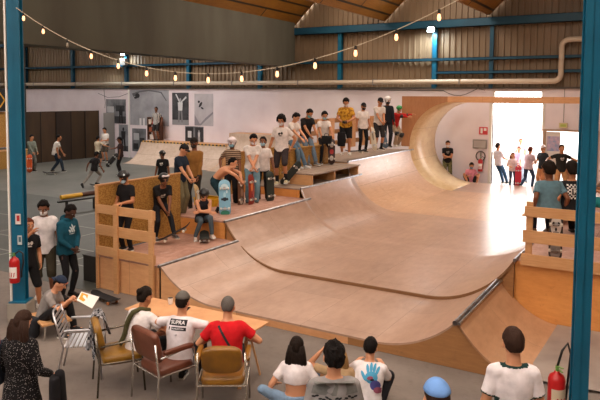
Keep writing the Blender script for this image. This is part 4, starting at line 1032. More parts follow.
P('spread', 'person in black printed tee and tan trousers, arms spread, before the smaller doorway', (-3.49, 24.4, .155), 172, 1.06, 'tan', .013, hl=(-.58, .05, 1.18), hr=(.5, .1, 1.22), fl=(-.2, 0, .085), fr=(.2, .05, .085), hand=('flat', 'flat'), top=('tee', '#211f1d'), bottom=('wide', '#b8875a'), hair=('short', 'brown'))

# ---- right platform, sitting on a bench with their backs to us
SB = dict(pel=(0, 0, .50), fl=(-.14, .33, .085), fr=(.14, .33, .085))
P('bluekid', 'child in grey blue tee sitting back to us on the right platform', (-2.05, 12.92, .98), -2, 1.0, 'brown', ML, lean=4, hl=(-.27, -.02, .50), hr=(.27, -.02, .50), top=('tee', '#5e7f8c', None, .13), bottom=('jeans', '#1c2130'), hair=('medium', 'dark'), shoes='#6b4a34', sole='#6b4a34', hs=1.28, fat=1.25, **SB)
P('blackkid', 'child in black tee with a white chequered back print on the right platform', (-1.58, 13.2, .98), -4, 1.0, 'tan', ML, lean=4, hl=(-.28, .0, .50), hr=(.27, .0, .50), top=('tee', '#17171a', None, .13), bottom=('jeans', '#16171c'), hair=('medium', 'dark'), hs=1.28, fat=1.25, **SB)
P('edgekid', 'person in dark top and teal shorts half hidden by the right column', (-1.12, 14.75, .98), 60, 1.02, 'tan', ML, lean=10, hl=(-.2, .25, .75), hr=(.2, .25, .75), top=('tee', '#1a1a1d'), bottom=('shorts', '#1f7d80', .95), hair=('medium', 'black'), **SB)

# ---- standing at the left, by the column
P('masked', 'person in white tee and white mask by the left column, head lowered', (-9.83, 7.38, 0), -165, .99, 'brown', ML, hpitch=20, lean=3, hl=(-.26, .06, .82), hr=(.24, .1, .82), top=('tee', '#e0dadb', None, .14), bottom=('shorts', '#3f3a2d', 1.25), hair=('medium', 'black'), extras=(('mask', '#dedadb'), ('watch', 0)), shoes='#d6d0cc')
P('columnman', 'person in black tee and black shorts half hidden behind the left column', (-9.1, 7.0, 0), -140, .98, 'tan', ML, hl=(-.2, .16, .9), hr=(-.02, .24, 1.52), er=(.8, .2, -.6), side=-6, fl=(-.2, .05, .085), fr=(.1, -.15, .085), top=('tee', '#17171a'), bottom=('shorts', '#151517', 1.02), hair=('short', 'red'), shoes='#cfc9c4')
P('hoodie', 'person in petrol blue hooded sweatshirt and black trousers looking down', (-9.2, 7.72, 0), -118, .98, 'dark', ML, hpitch=24, lean=7, hl=(-.06, .2, .93), hr=(.05, .2, .93), el=(-1, -.5, -.2), er=(1, -.5, -.2), top=('hood', '#0f4a5e', None, .12), bottom=('slim', '#141417'), hair=('short', 'black'), shoes='#131313', sole='#1d1d1d')
P('greytee', 'seated person in backwards navy cap and grey tee reading a paper', (-8.12, 6.35, 0), -95, .97, 'light', ML, pel=(0, 0, .27), lean=34, hpitch=8, fl=(-.12, .48, .085), fr=(.22, .42, .085), hl=(-.06, .46, .56), hr=(.1, .5, .62), kl=(-.3, 0, 1), kr=(.3, 0, 1), hand=('grip', 'grip'), top=('tee', '#8d8784'), bottom=('jeans', '#17171a'), hair=('short', 'dark'), extras=(('cap', '#1f2b40', 'back', '#c46a50'),))

# ---- the front row
P('woman', 'person with long brown hair in a black dress with white specks', (-5.42, 3.86, 0), -18, .92, 'light', ML, hl=(-.2, .14, .95), hr=(.24, .2, .98), hpitch=14, top=('dress', dotted('speckled_dress', '#141214', '#b5adaa', 62, .17)), bottom=('slim', '#151416'), hair=('long', 'brown', .36), shoes='#1a1818', hs=1.05)
P('scarf', 'seated person in white tee with an olive scarf down the back', (-5.72, 5.78, 0), -32, .97, 'tan', ML, lean=20, hpitch=-4, hl=(-.22, .38, .72), hr=(.28, .44, .74), top=('tee', '#dcd6d6', None, .08), bottom=('jeans', '#1c1d22'), hair=('bun', 'dark'), extras=(('scarf', '#4c4a2e'),), **SIT)
P('capprint', 'seated person in grey cap and white tee with a dark printed back', (-5.08, 5.84, 0), -14, 1.0, 'light', ML, lean=14, hpitch=-2, hy=8, hl=(-.32, .40, .74), hr=(.30, .42, .76), el=(-1, -.4, 0), er=(1, -.4, 0), top=('tee', '#ddd7db', None, .09), bottom=('jeans', '#15151a'), hair=('short', 'dark'), extras=(('cap', '#5e5a55'),), **SIT)
P('red', 'seated person in bright red tee with a black sling strap', (-4.47, 6.02, 0), 2, 1.03, 'light', ML, lean=13, hpitch=6, hl=(-.22, .30, .66), hr=(.32, .28, .64), el=(-.7, -.6, -.3), er=(.8, -.6, -.3), top=('tee', '#c4131c', None, .07), bottom=('jeans', '#3b3a40'), hair=('buzz', 'grey'), fat=1.12, hs=1.08, extras=(('strap', 0),), shoes='#6d6a68', **SIT)
FLOOR = dict(pel=(0, 0, .12), kl=(-.35, 0, 1), kr=(.35, 0, 1))
P('girl', 'person with long dark hair, white crop top and pale jeans on the floor', (-3.72, 6.2, 0), -6, .93, 'light', ML, pel=(0, 0, .12), lean=8, hpitch=6, hl=(-.30, .16, .26), hr=(.25, .25, .3), fl=(-.32, .18, .085), fr=(.12, .42, .085), kl=(-1, .3, .25), kr=(.6, 0, 1), top=('crop', '#e0d9db'), bottom=('slim', '#7f9bb8'), hair=('long', 'dark', .40), shoes='#d8d2d0', fat=.95)
P('big', 'person with spiky black hair in grey tee with dark shoulder print, back to us', (-2.31, 4.40, 0), 2, .985, 'light', .0095, hl=(-.27, .06, .80), hr=(.27, .06, .8), hpitch=4, top=('tee', '#8f8c8c'), bottom=('jeans', '#22242a'), hair=('spiky', 'black'), hs=1.06)
P('hidden', 'person with dark blond hair on the floor, hand raised, behind the spiky hair', (-3.18, 6.42, 0), -4, .95, 'light', ML, lean=16, fl=(-.16, .50, .085), fr=(.18, .48, .085), hl=(-.26, .16, .80), hr=(.2, .34, .42), el=(-1, .2, -.6), top=('tee', '#a88d6a'), bottom=('slim', '#b98d68'), hair=('long', 'blond', .32), **FLOOR)
P('handprint', 'person in white tee with a big blue hand print, sitting on the floor', (-2.82, 6.62, 0), -14, .98, 'light', ML, lean=16, hpitch=4, fl=(-.22, .48, .085), fr=(.12, .52, .085), hl=(-.22, .42, .46), hr=(.12, .44, .44), top=('tee', '#ddd8da', None, .1), bottom=('jeans', '#1a1a20'), hair=('short', 'black'), pel=(0, 0, .12), kl=(-.6, 0, 1), kr=(.4, 0, 1), hs=1.05)
P('bluecap', 'person in a light blue cap at the bottom edge of the view', (-1.33, 4.05, 0), 4, 1.0, 'light', ML, top=('tee', '#b9b5b2'), bottom=('jeans', '#2c2f38'), hair=('short', 'brown'), hs=1.1, extras=(('cap', '#6b96d2'),))
P('ringer', 'person in white tee with dark green collar and cuffs, back to us', (-1.08, 5.26, 0), -5, 1.03, 'light', .0095, fat=.86, hl=(-.29, .04, .80), hr=(.29, .04, .80), hpitch=8, top=('tee', '#e3dde0', '#1c3a38'), bottom=('jeans', '#2b2f38'), hair=('short', 'brown'), hs=1.02)

MADE = finish_people()
def who(k): return MADE[CAST[k]['i']]
# ---- prints
root, J, tops = who('capprint')
pol = [([(-.115, .05), (.115, .05), (.115, .125), (-.115, .125)], 0), ([(-.115, -.01), (.115, -.01), (.115, .032), (-.115, .032)], 0)]
pol += [(p, 1) for p in text_polys('SUPRA', .062, 0, .087)]
pol += [(p, 1) for p in text_polys('FOUNDATION', .026, 0, .011)] + [(p, 0) for p in text_polys('///', .035, 0, -.065)]
print_on(root, J, tops['t_shirt'].data, pol, [cloth('#26262b'), cloth('#dddadb')])
root, J, tops = who('blackkid')
pol = []
for i in range(9):
    for j in range(9):
        if (i+j) % 2 == 0 and (i in (0, 1, 7, 8) or j in (0, 1, 7, 8)):
            x0, z0 = -.13+i*.0289, -.12+j*.0289; pol.append(([(x0, z0), (x0+.0289, z0), (x0+.0289, z0+.0289), (x0, z0+.0289)], 0))
s_ = .066
for (x0, z0, x1, z1) in ((-s_, -s_+.01, s_, -s_+.022), (-s_, s_-.002, s_, s_+.01), (-s_, -s_+.01, -s_+.012, s_+.01), (s_-.012, -s_+.01, s_, s_+.01)): pol.append(([(x0, z0), (x1, z0), (x1, z1), (x0, z1)], 0))
pol += [(p, 0) for p in text_polys('R', .11, 0, .01)]
print_on(root, J, tops['t_shirt'].data, pol, [cloth('#d9d4d0')], center=(.0, -.06))
root, J, tops = who('handprint')
def blob(cx, cy, rx, ry, ang=0, n=14):
    o = []
    for i in range(n):
        t = 2*PI*i/n; x, y = rx*math.cos(t), ry*math.sin(t); o.append((cx+x*math.cos(ang)-y*math.sin(ang), cy+x*math.sin(ang)+y*math.cos(ang)))
    return o
pol = [(blob(.01, .02, .062, .058), 0), (blob(-.066, .03, .016, .052, .5), 0)]
for i, (x, y, a_) in enumerate(((-.028, .095, .25), (.004, .11, .05), (.036, .105, -.12), (.066, .085, -.35))): pol.append((blob(x, y, .015, .046, a_), 0))
pol += [(blob(.05, -.05, .05, .05, .4), 1), (blob(.075, -.095, .04, .03), 2), (blob(0, .015, .03, .018, .2), 2), (blob(.02, .0, .02, .01, .2), 3)]
pol = [([(x*1.25, y*1.25) for x, y in p_], m_) for p_, m_ in pol]
print_on(root, J, tops['t_shirt'].data, pol, [cloth('#4c9ec4'), cloth('#4b4a8c'), cloth('#8e4f63'), cloth('#23232b')], center=(.03, -.06))
root, J, tops = who('big')
pol = [([(-.19, .055), (.19, .055), (.16, .17), (-.16, .17)], 0)]
for k_ in range(14):
    t = k_/13; x = -.17+.34*t; pol.append((blob(x, .03 + .012*math.sin(k_*1.9), .017, .008, .5*math.sin(k_)), 1))
print_on(root, J, tops['t_shirt'].data, pol, [noisy('faded_print', '#5f605e', '#7c7d7a', 9, .9), cloth('#1e2224')])
root, J, tops = who('hoodie')
pol = [([(x-.012, -.03), (x+.022, -.03), (x+.022-.045*h, -.03+.12*h), (x-.012-.045*h, -.03+.12*h)], 0) for x, h in ((-.05, .45), (-.005, .72), (.04, 1.0))]
pol += [(blob(-.03, .05, .012, .042, .9), 0), (blob(.0, .075, .012, .045, .1), 0), (blob(.035, .05, .012, .042, -.8), 0), (blob(.0, -.055, .07, .008), 0)]
print_on(root, J, tops['hooded_sweatshirt'].data, pol, [cloth('#b9c9cf')], back=False, center=(0, -.04))
for key, c in (('hornkid', '#c9c6c2'), ('curly', '#2d2b2c'), ('spread', '#b5aaa6'), ('wallman', '#8f8c86'), ('kidfar', '#c9c6c2'), ('columnman', '#c9c6c2')):
    root, J, tops = who(key)
    print_on(root, J, tops['t_shirt'].data, [(blob(-.03, .0, .035, .03, .3), 0), (blob(.035, .01, .028, .035), 0), (blob(0, -.05, .05, .014), 0)], [cloth(c)], back=False)
# ================================================================== skateboards
def board_frame(length_dir, normal):
    x = Vector(length_dir).normalized(); z = Vector(normal); z = (z - x*z.dot(x)).normalized(); y = z.cross(x)
    return Matrix((x, y, z)).transposed()
def skateboard(label, loc, length_dir, up, under='#8a6a48', art=None, grip='#17171a', wheels='#d8d2c4', Lb=.80, wd=.20, center=True, group='skateboards'):
    """loc = middle of the board; up = direction the grip side faces"""
    e = empty('skateboard', label, 'skateboard', loc, group=None)
    Mf = board_frame(length_dir, up); e.rotation_euler = Mf.to_euler()
    n = 24; rows = []
    for i in range(n+1):
        t = -1 + 2*i/n; x = t*Lb/2; a = abs(t)
        half = wd/2*math.sqrt(max(.02, 1 - max(0, (a-.68)/.32)**2.4)); kick = .055*max(0, (a-.62)/.38)**1.6
        rows.append((x, half, kick))
    def slab(z0, z1, sh):
        b = BM(); vs = []
        for x, h, k in rows:
            h = max(.004, h-sh); x_ = x*(1-sh*2/Lb)
            vs.append([b.verts.new((x_, y, k + z + .012*(abs(y)/(wd/2))**2)) for z in (z0, z1) for y in (-h, -h*.5, 0, h*.5, h)])
        for a_, c_ in zip(vs[:-1], vs[1:]):
            for k in range(4):
                b.faces.new((a_[k], a_[k+1], c_[k+1], c_[k])); b.faces.new((a_[5+k], c_[5+k], c_[6+k], a_[6+k]))
            b.faces.new((a_[0], c_[0], c_[5], a_[5])); b.faces.new((a_[4], a_[9], c_[9], c_[4]))
        for v in (vs[0], vs[-1]):
            for k in range(4): b.faces.new((v[k], v[k+1], v[6+k], v[5+k]))
        return b
    d = obj('deck', slab(-.006, .006, 0), plain('deckpaint_'+under, under, .45), e)
    obj('grip_tape', slab(.006, .0075, .002), plain('grip_'+grip, grip, .95), d)
    if art:
        b = BM()
        for (px, py, rx, ry, mi) in art[1]:
            vs = [b.verts.new((px + rx*math.cos(2*PI*k/14), py + ry*math.sin(2*PI*k/14), -.0068 - .0004*mi)) for k in range(14)]; b.faces.new(vs).material_index = mi
        obj('deck_art', b, [plain('art_'+c, c, .5) for c in art[0]], d)
    for sx in (-1, 1):
        b = BM(); rbox(b, (sx*Lb*.27, 0, -.014), .035, .026, .008); capsule(b, (sx*Lb*.27, -.055, -.042), (sx*Lb*.27, .055, -.042), .009, .009, 8); rbox(b, (sx*Lb*.27, 0, -.03), .018, .018, .014)
        tr = obj('truck', b, M_STEEL, e)
        for sy in (-1, 1):
            b = BM(); y0, y1 = sy*.072, sy*.104; u, v = V(1, 0, 0), V(0, 0, 1); c = V(sx*Lb*.27, 0, -.042)
            loft(b, [(c+V(0, y0, 0), u*.023, v*.023), (c+V(0, y0+sy*.005, 0), u*.027, v*.027), (c+V(0, y1-sy*.005, 0), u*.027, v*.027), (c+V(0, y1, 0), u*.022, v*.022)], 14)
            obj('wheel', b, plain('wheel_'+wheels, wheels, .45), tr)
    return e
TOC = V(.51, -.86, 0)       # towards the camera side
def towards(loc): return (V(0, 0, Hc) - Vector(loc)) * V(1, 1, 0)
UPV = V(0, 0, 1)
def upright(label, x, y, z0, tilt=(0, 0), facing=None, Lb=.8, **kw):
    """stood on its tail with the underside towards the camera side"""
    d = V(tilt[0], tilt[1], 1).normalized(); f = facing or towards((x, y, z0))
    return skateboard(label, V(x, y, z0 + .005) + d*Lb/2, d, -Vector(f), Lb=Lb, **kw)
def flat(label, x, y, z0, ang, **kw): return skateboard(label, V(x, y, z0 + .069), V(math.cos(R(ang)), math.sin(R(ang)), 0), UPV, **kw)

upright('orange skateboard stood upright in front of the person in grey, by the brown panels', -26.2, 19.2, 0, under='#c9501c', Lb=.86, wd=.24)
flat('skateboard being ridden by the person in white in front of the brown panels', -24.85, 19.35, 0, 31, under='#4a3b30')
skateboard('dark skateboard held slanting behind the maroon t-shirt', (-22.05, 20.45, .72), V(.55, .33, .75), -TOC, under='#1d1c1f')
flat('skateboard under the foot of the kicking skater in black and pale grey', -19.85, 17.75, 0, 40, under='#2a2625')
skateboard('dark skateboard tipped up on its tail under the foot of the goggled child', (-8.72, 9.72, .64+.22), V(.80, .48, .50), UPV, under='#2a2322', wd=.2)
upright('worn skateboard held upright edge-on by the navy t-shirt', -9.02, 10.92, .955, tilt=(-.12, -.02), facing=V(.95, .25, 0), Lb=.76, under='#b89a6c', art=(['#d6d0c4', '#3c5a66'], [(.1, 0, .16, .05, 0), (-.2, 0, .08, .06, 1)]))
flat('dark skateboard under the feet of the child sitting on the platform edge', -8.42, 10.32, .645, 130, under='#3a4440', grip='#222624')
upright('pale blue skateboard with a dark emblem, stood upright under the shirtless skater\'s hands', -8.62, 11.3, .955, tilt=(-.05, .02), Lb=.84, wd=.26, under='#7fb4cf', art=(['#1d2a38', '#c5dfe8', '#2f7f6a', '#a4cfe0'], [(-.02, .0, .045, .05, 0), (-.02, .06, .03, .02, 0), (-.02, -.06, .03, .02, 0), (.26, 0, .07, .08, 1), (-.33, 0, .06, .1, 2), (.08, .0, .06, .03, 3), (.15, .05, .04, .02, 1)]))
upright('brown skateboard with pale artwork stood upright beside the white helmeted man', -9.08, 12.55, .955, tilt=(-.03, .02), Lb=.80, wd=.19, facing=V(1, -.2, 0), under='#6b4a38', art=(['#cfc3b8', '#9b7c68'], [(.2, 0, .1, .05, 0), (-.05, .02, .1, .04, 1), (-.25, 0, .08, .05, 0)]))
upright('red skateboard held upright in both hands by the man in washed jeans', -8.88, 12.72, .955, tilt=(-.02, 0), Lb=.80, wd=.2, facing=V(1, -.1, 0), under='#8f2e1e', art=(['#d3783c', '#7c1d16'], [(.1, 0, .12, .04, 0), (-.18, 0, .1, .06, 1)]))
upright('broad dark green skateboard stood upright at the hand of the person in black trousers', -8.78, 13.42, .955, tilt=(-.03, 0), Lb=.82, wd=.24, under='#28322e', facing=V(1, -.35, 0))
skateboard('dark skateboard tipped up at the foot of the curly haired man', (-8.98, 14.72, 1.245+.33), V(.55, .33, .78), V(-.4, .5, .3), under='#26302f', wd=.21)
upright('skateboard with red and white artwork stood on the bench between two seated skaters', -9.12, 17.35, 1.575, tilt=(0, 0), Lb=.80, wd=.21, under='#3a2626', art=(['#c9beb4', '#a83030'], [(.22, 0, .09, .06, 0), (.0, 0, .08, .06, 1), (-.2, 0, .08, .06, 0)]))
flat('dark skateboard lying at the feet of the slim person in the black cap', -9.1, 19.0, 1.81, 60, under='#1e1e20')
upright('pale skateboard leaning towards the coping in the hands of the black capped man', -8.98, 20.35, 1.81, tilt=(-.22, .05), Lb=.84, wd=.18, under='#cfc4b0', art=(['#8e8474'], [(.1, 0, .16, .03, 0)]))
upright('blue grey skateboard held low by the man in black with the white helmet', -9.1, 21.6, 1.81, tilt=(-.3, .1), Lb=.78, wd=.2, under='#4c6478')
upright('tall bright red skateboard beside the girl in the big doorway', -5.42, 26.62, 0, Lb=.95, wd=.25, under='#c2203a')
skull = (['#d8d2cc', '#2a2627', '#8d8683'], [(.19, 0, .17, .085, 0), (.22, .035, .035, .025, 1), (.22, -.035, .035, .025, 1), (.13, 0, .03, .018, 1), (.08, 0, .018, .05, 2), (-.22, 0, .15, .085, 2), (-.2, .035, .04, .025, 1), (-.2, -.035, .04, .025, 1), (-.29, 0, .02, .04, 0)])
upright('skateboard with a pale face drawn on its underside, stood behind the right rail', -1.62, 11.02, .985, Lb=.80, wd=.21, under='#3b3634', art=skull)
flat('dark skateboard lying on the concrete below the slatted fence', -8.62, 7.80, 0, -10, under='#33302e', wheels='#b06a3a')

# ================================================================== fences and wooden things
def lumber_fence(name, label, boards, posts, y, xr):
    e = empty(name, label, 'fence')
    for (z0, z1, x0, x1) in boards: obj('fence_board', bx((x0, y, z0), (x1, y+.03, z1)), M_LUMBER, e)
    for (x, z0, z1, dy) in posts: obj('fence_post', bx((x-.05, y-dy, z0), (x+.05, y-dy+.045, z1)), M_LUMBER, e)
    return e
lumber_fence('slatted_fence', 'slatted timber fence at the front of the lowest platform', [(1.46, 1.62, -9.31, -7.86), (1.05, 1.24, -9.31, -7.86), (.66, .83, -9.31, -7.86)], [(-8.79, .0, 1.66, .05), (-7.91, .0, 1.64, .05)], 8.25, 0)
lumber_fence('slatted_rail', 'timber rail of three boards in front of the right platform', [(1.76, 1.92, -2.05, 3.1), (1.33, 1.53, -2.07, 3.1), (.95, 1.14, -2.09, 3.1)], [(-1.98, .95, 1.99, -.04), (-.1, .95, 1.95, -.04), (1.6, .95, 1.95, -.04)], 10.64, 0)
pn = empty('chipboard_barrier', 'tall orange chipboard side panel behind the two helmeted children', 'panel')
obj('board', bx((-9.36, 8.30, .66), (-9.335, 10.62, 1.96)), M_OSB, pn)
obj('cap_rail', bx((-9.375, 8.28, 1.96), (-9.32, 10.64, 1.985)), M_LUMBER, pn); obj('end_post', bx((-9.37, 8.255, .0), (-9.32, 8.30, 1.985)), M_LUMBER, pn)
# bench of rough planks on the third platform
be = empty('plank_bench', 'rough plank bench on the third platform with skaters\' feet on it', 'bench')
for i in range(4): obj('plank', bx((-9.44+i*.26, 14.95, 1.53), (-9.20+i*.26, 18.0-.03, 1.565)), M_GREYDECK, be)
for y in (14.97, 16.3, 17.85): obj('support', bx((-9.40, y, 1.245), (-8.46, y+.05, 1.53)), M_LUMBER, be)
hb = empty('high_bench', 'brown box seat behind the plank bench the skaters lean back on', 'bench')
obj('seat_board', bx((-10.25, 15.6, 2.13), (-9.52, 17.96, 2.17)), M_OSB, hb)
obj('front_board', bx((-9.58, 15.6, 1.245), (-9.55, 17.96, 2.13)), M_OSB, hb); obj('end_board', bx((-10.25, 15.6, 1.245), (-9.58, 15.63, 2.13)), M_OSB, hb)
bw = empty('chipboard_barrier', 'brown chipboard back panel behind the curly haired man', 'panel')
obj('board', bx((-10.33, 13.4, .96), (-10.305, 15.55, 2.12)), M_OSB, bw); obj('cap_rail', bx((-10.35, 13.4, 2.12), (-10.29, 15.55, 2.15)), M_LUMBER, bw); obj('post', bx((-10.305, 13.4, .96), (-10.255, 13.46, 2.12)), M_LUMBER, bw)
ra = empty('slatted_rail', 'rail of short boards and gaps behind the skaters on the highest platform', 'fence')
for z in (1.95, 2.35, 2.75): obj('rail_board', bx((-10.55, 18.02, z), (-10.52, 23.3, z+.16)), M_SIDE, ra)
for y in np.arange(18.05, 23.3, .87): obj('rail_post', bx((-10.52, float(y), 1.8), (-10.45, float(y)+.3, 2.92)), M_PEACH, ra)
# yellow crate behind the shirtless man
cr = empty('crate', 'yellow plastic crate behind the shirtless skater\'s legs', 'crate', (-9.75, 12.15, .95))
b = BM(); box(b, (-.3, -.22, 0), (.3, .22, .02)); box(b, (-.3, -.22, 0), (.3, -.2, .24)); box(b, (-.3, .2, 0), (.3, .22, .24)); box(b, (-.3, -.2, 0), (-.28, .2, .24)); box(b, (.28, -.2, 0), (.3, .2, .24))
obj('tub', b, plain('crate_yellow', '#d9a51e', .45), cr); b = BM(); 
for s_ in (-1, 1): obj('rim', bx((-.32, s_*.2, .22), (.32, s_*.24, .25)), plain('crate_yellow', '#d9a51e', .45), cr)
# bench of the seated boys
kb = empty('plank_bench', 'low bench under the boys on the right platform', 'bench')
obj('seat_board', bx((-2.5, 12.75, 1.375), (-.5, 13.3, 1.41)), M_LUMBER, kb)
for x in (-1.95, -1.3, -.6): obj('leg', bx((x-.03, 12.85, .985), (x+.03, 13.2, 1.375)), M_LUMBER, kb)
# dark box left of the ramp
db = empty('floor_box', 'low black box on the dark floor next to the lowest platform', 'box', (-9.68, 9.2, 0.004)); b = bx((-.3, -.72, .0), (.3, .8, .5)); obj('body', b, plain('black_ply', '#1b1917', .6), db, bevel=.01)
obj('lid', bx((-.31, -.73, .5), (.31, .81, .52)), plain('black_ply2', '#2a2825', .6), db)

# ---- left background
names = ('nearest the left end', 'second from the left', 'third from the left', 'fourth from the left', 'last on the right')
for i in range(5):
    y0 = 21.35 + i*1.0; e = empty('brown_panel', 'tall dark brown panel along the left background, %s' % names[i], 'panel', group='brown panels')
    obj('sheet', bx((-29.5-.04*(i % 2), y0, .02), (-29.44-.04*(i % 2), y0+.98, 2.78)), noisy('brown_sheet_%d' % (i % 3), ('#33261c', '#3c2c20', '#2b2019')[i % 3], ('#41301f', '#4b3826', '#382a20')[i % 3], 1.2, .5, stretch=(1, 1, .3)), e)
    obj('edge_frame', bx((-29.46, y0+.94, .02), (-29.42, y0+.98, 2.78)), plain('dark_edge', '#1c1512', .6), e)
e = empty('panel_leaf', 'pale narrow door leaf standing ajar at the end of the brown panels', 'door leaf')
obj('leaf', bx((-28.9, 26.2, .0), (-28.85, 27.0, 2.65)), M_GREY, e); obj('handle', bx((-28.85, 26.3, 1.0), (-28.82, 26.34, 1.15)), M_STEEL, e)
e = empty('chipboard_barrier', 'upper chipboard wall at the left edge, behind the blue column', 'panel')
obj('board', bx((-29.5, 14, 1.0), (-29.45, 21.3, 2.8)), M_OSB, e); obj('frame', bx((-29.45, 21.2, 0), (-29.4, 21.3, 2.8)), M_LUMBER, e)
e = empty('chipboard_box', 'low chipboard box at the left edge, below the upper chipboard wall', 'box')
obj('front_board', bx((-29.3, 14, 0.004), (-28.5, 21.0, .86)), M_OSB, e); obj('lid', bx((-29.32, 14, .86), (-28.48, 21.02, .89)), M_LUMBER, e)
e = empty('dark_post', 'dark square post at the left edge in front of the chipboard wall', 'post'); obj('shaft', bx((-29.39, 21.12, 0.0), (-29.21, 21.29, 7)), plain('dark_timber', '#241d18', .7), e)
e = empty('logo_sign', 'black sign with a yellow diamond logo at the left edge', 'sign')
obj('board', bx((-29.3, 18.9, 2.85), (-29.25, 20.2, 3.95)), M_BLACK, e)
b = BM(); prism(b, [(19.83, 3.0), (20.12, 3.4), (19.83, 3.8), (19.54, 3.4)], 'x', -29.25, -29.24); obj('diamond', b, plain('sign_yellow', '#d1962a', .5), e)
b = BM(); prism(b, [(19.83, 3.12), (20.03, 3.4), (19.83, 3.68), (19.63, 3.4)], 'x', -29.24, -29.236); prism(b, [(19.78, 3.3), (19.88, 3.3), (19.88, 3.5), (19.78, 3.5)], 'x', -29.236, -29.232); obj('diamond_inset', b, M_BLACK, e)

# far quarter pipe with chevron edge
qp = empty('quarter_pipe', 'pale quarter pipe with a yellow and black edge against the far white wall', 'skate ramp')
prof = [(26.05 + .0, 1.16)] + [(24.75 + 1.3*(1-(k/12)) , 0) for k in range(0)]
r3 = 1.45; yc = 26.0 - math.sqrt(r3*r3 - (r3-1.15)**2); pts = []
for k in range(15):
    a = math.asin((26.0-yc)/r3)*(1-k/14); pts.append((yc + r3*math.sin(a), .01 + r3 - r3*math.cos(a)))
b = BM(); A0 = [b.verts.new((-25.7, y, z)) for y, z in pts] ; A1 = [b.verts.new((-19.75, y, z)) for y, z in pts]
for i in range(len(pts)-1): b.faces.new((A0[i], A0[i+1], A1[i+1], A1[i]))
b2 = sheet([[(x, y, z) for y, z in pts] for x in (-25.7, -19.75)], 0.0001) if False else b
obj('ramp_face', b, sheet_ply('pale_ramp_ply', '#b59b86', '#cdb6a2', '#8b7666', 2.44, 1.22, .5, 'yx', (2, 2, 2), seam=.005), qp)
b = BM(); prism(b, [(26.0, 1.14)] + pts[1:] + [(yc, .0), (26.0, 0)], 'x', -25.7, -25.67); prism(b, [(26.0, 1.14)] + pts[1:] + [(yc, .0), (26.0, 0)], 'x', -19.78, -19.75)
obj('side_panel', b, M_PEACH, qp)
obj('deck', bx((-25.7, 26.0, 1.11), (-19.75, 27.15, 1.155)), M_PEACH, qp)
b = BM(); b2 = BM(); x = -25.7; i = 0
while x < -19.8:
    box(b if i % 2 else b2, (x, 25.975, 1.10), (min(x+.12, -19.75), 25.998, 1.165)); x += .12; i += 1
obj('yellow_edge', b, M_YELLOW, qp)['kind'] = 'stuff'; obj('black_edge', b2, M_BLACK, qp)['kind'] = 'stuff'
q2 = empty('quarter_pipe', 'taller plywood quarter pipe right of the pale one, partly behind the standing skaters', 'skate ramp')
pts2 = []
r4 = 1.9; yc2 = 26.2 - math.sqrt(r4*r4 - (r4-1.78)**2)
for k in range(15):
    a = math.asin((26.2-yc2)/r4)*(1-k/14); pts2.append((yc2 + r4*math.sin(a), .01 + r4 - r4*math.cos(a)))
b = BM(); A0 = [b.verts.new((-19.7, y, z)) for y, z in pts2]; A1 = [b.verts.new((-15.6, y, z)) for y, z in pts2]
for i in range(len(pts2)-1): b.faces.new((A0[i], A0[i+1], A1[i+1], A1[i]))
obj('ramp_face', b, MATS['pale_ramp_ply'], q2)
b = BM(); pl_ = [(26.2, 1.76)] + pts2[1:] + [(yc2, 0), (26.2, 0)]; prism(b, pl_, 'x', -19.72, -19.69); obj('side_panel', b, M_PEACH, q2)
obj('deck', bx((-19.72, 26.2, 1.74), (-15.6, 27.1, 1.79)), M_PEACH, q2)

# grind rails on the floor
e = empty('grind_tube', 'yellow round tube lying on the grey floor', 'rail'); b = BM(); tube(b, [(-18.45, 14.75, .085), (-18.4, 15.6, .085)], .08, 14); obj('yellow_section', b, M_YELLOW, e, smooth=False)
b = BM(); tube(b, [(-18.4, 15.6, .085), (-18.35, 16.75, .085)], .08, 14); obj('brown_section', b, plain('rust_brown', '#4e2f22', .6), e)
e = empty('grind_rail', 'low black flat rail on short legs in front of the yellow tube', 'rail')
b = BM(); bar(b, (-16.35, 12.95, .36), (-16.1, 14.4, .36), .09, .05); obj('rail_bar', b, plain('rail_black', '#16181a', .4), e)
for t in (.2, .85):
    p = V(-16.35, 12.95, 0).lerp(V(-16.1, 14.4, 0), t); b = BM(); box(b, (p.x-.03, p.y-.03, 0.004), (p.x+.03, p.y+.03, .34)); obj('leg', b, plain('rail_black', '#16181a', .4), e)

# ---- posters on the white wall
def poster(label, x0, x1, z0, z1, lo, hi, shapes, y=27.16, group=None):
    y = 27.193
    e = empty('photo_poster', label, 'poster', ((x0+x1)/2, y, z0)); w, h = (x1-x0), (z1-z0)
    obj('sheet', bx((-w/2, -.006, 0), (w/2, .006, h)), noisy('photo_'+lo[1:]+hi[1:], lo, hi, 1.4, .7, detail=6, bump=0), e)
    b = BM(); cols = []
    for (poly, c) in shapes:
        if c not in cols: cols.append(c)
        vs = [b.verts.new((-w/2 + px*w, -.0075 - .0006*len(cols), pz*h)) for px, pz in poly]; b.faces.new(vs).material_index = cols.index(c)
    if shapes: obj('printed_image', b, [plain('ink_'+c, c, .7) for c in cols], e)
    return e
def P4_(x0, z0, x1, z1): return [(x0, z0), (x1, z0), (x1, z1), (x0, z1)]
def figure(cx, cz, s, k=1.0):
    """a little standing silhouette made of a few shapes"""
    o = []
    o.append(blob(cx, cz + .86*s, .07*s*k, .08*s)); o.append([(cx-.14*s*k, cz+.45*s), (cx+.14*s*k, cz+.45*s), (cx+.17*s*k, cz+.78*s), (cx-.17*s*k, cz+.78*s)])
    o.append([(cx-.14*s*k, cz+.46*s), (cx-.02*s, cz+.46*s), (cx-.06*s*k, cz), (cx-.16*s*k, cz)]); o.append([(cx+.02*s, cz+.46*s), (cx+.14*s*k, cz+.46*s), (cx+.18*s*k, cz), (cx+.07*s*k, cz)])
    return o
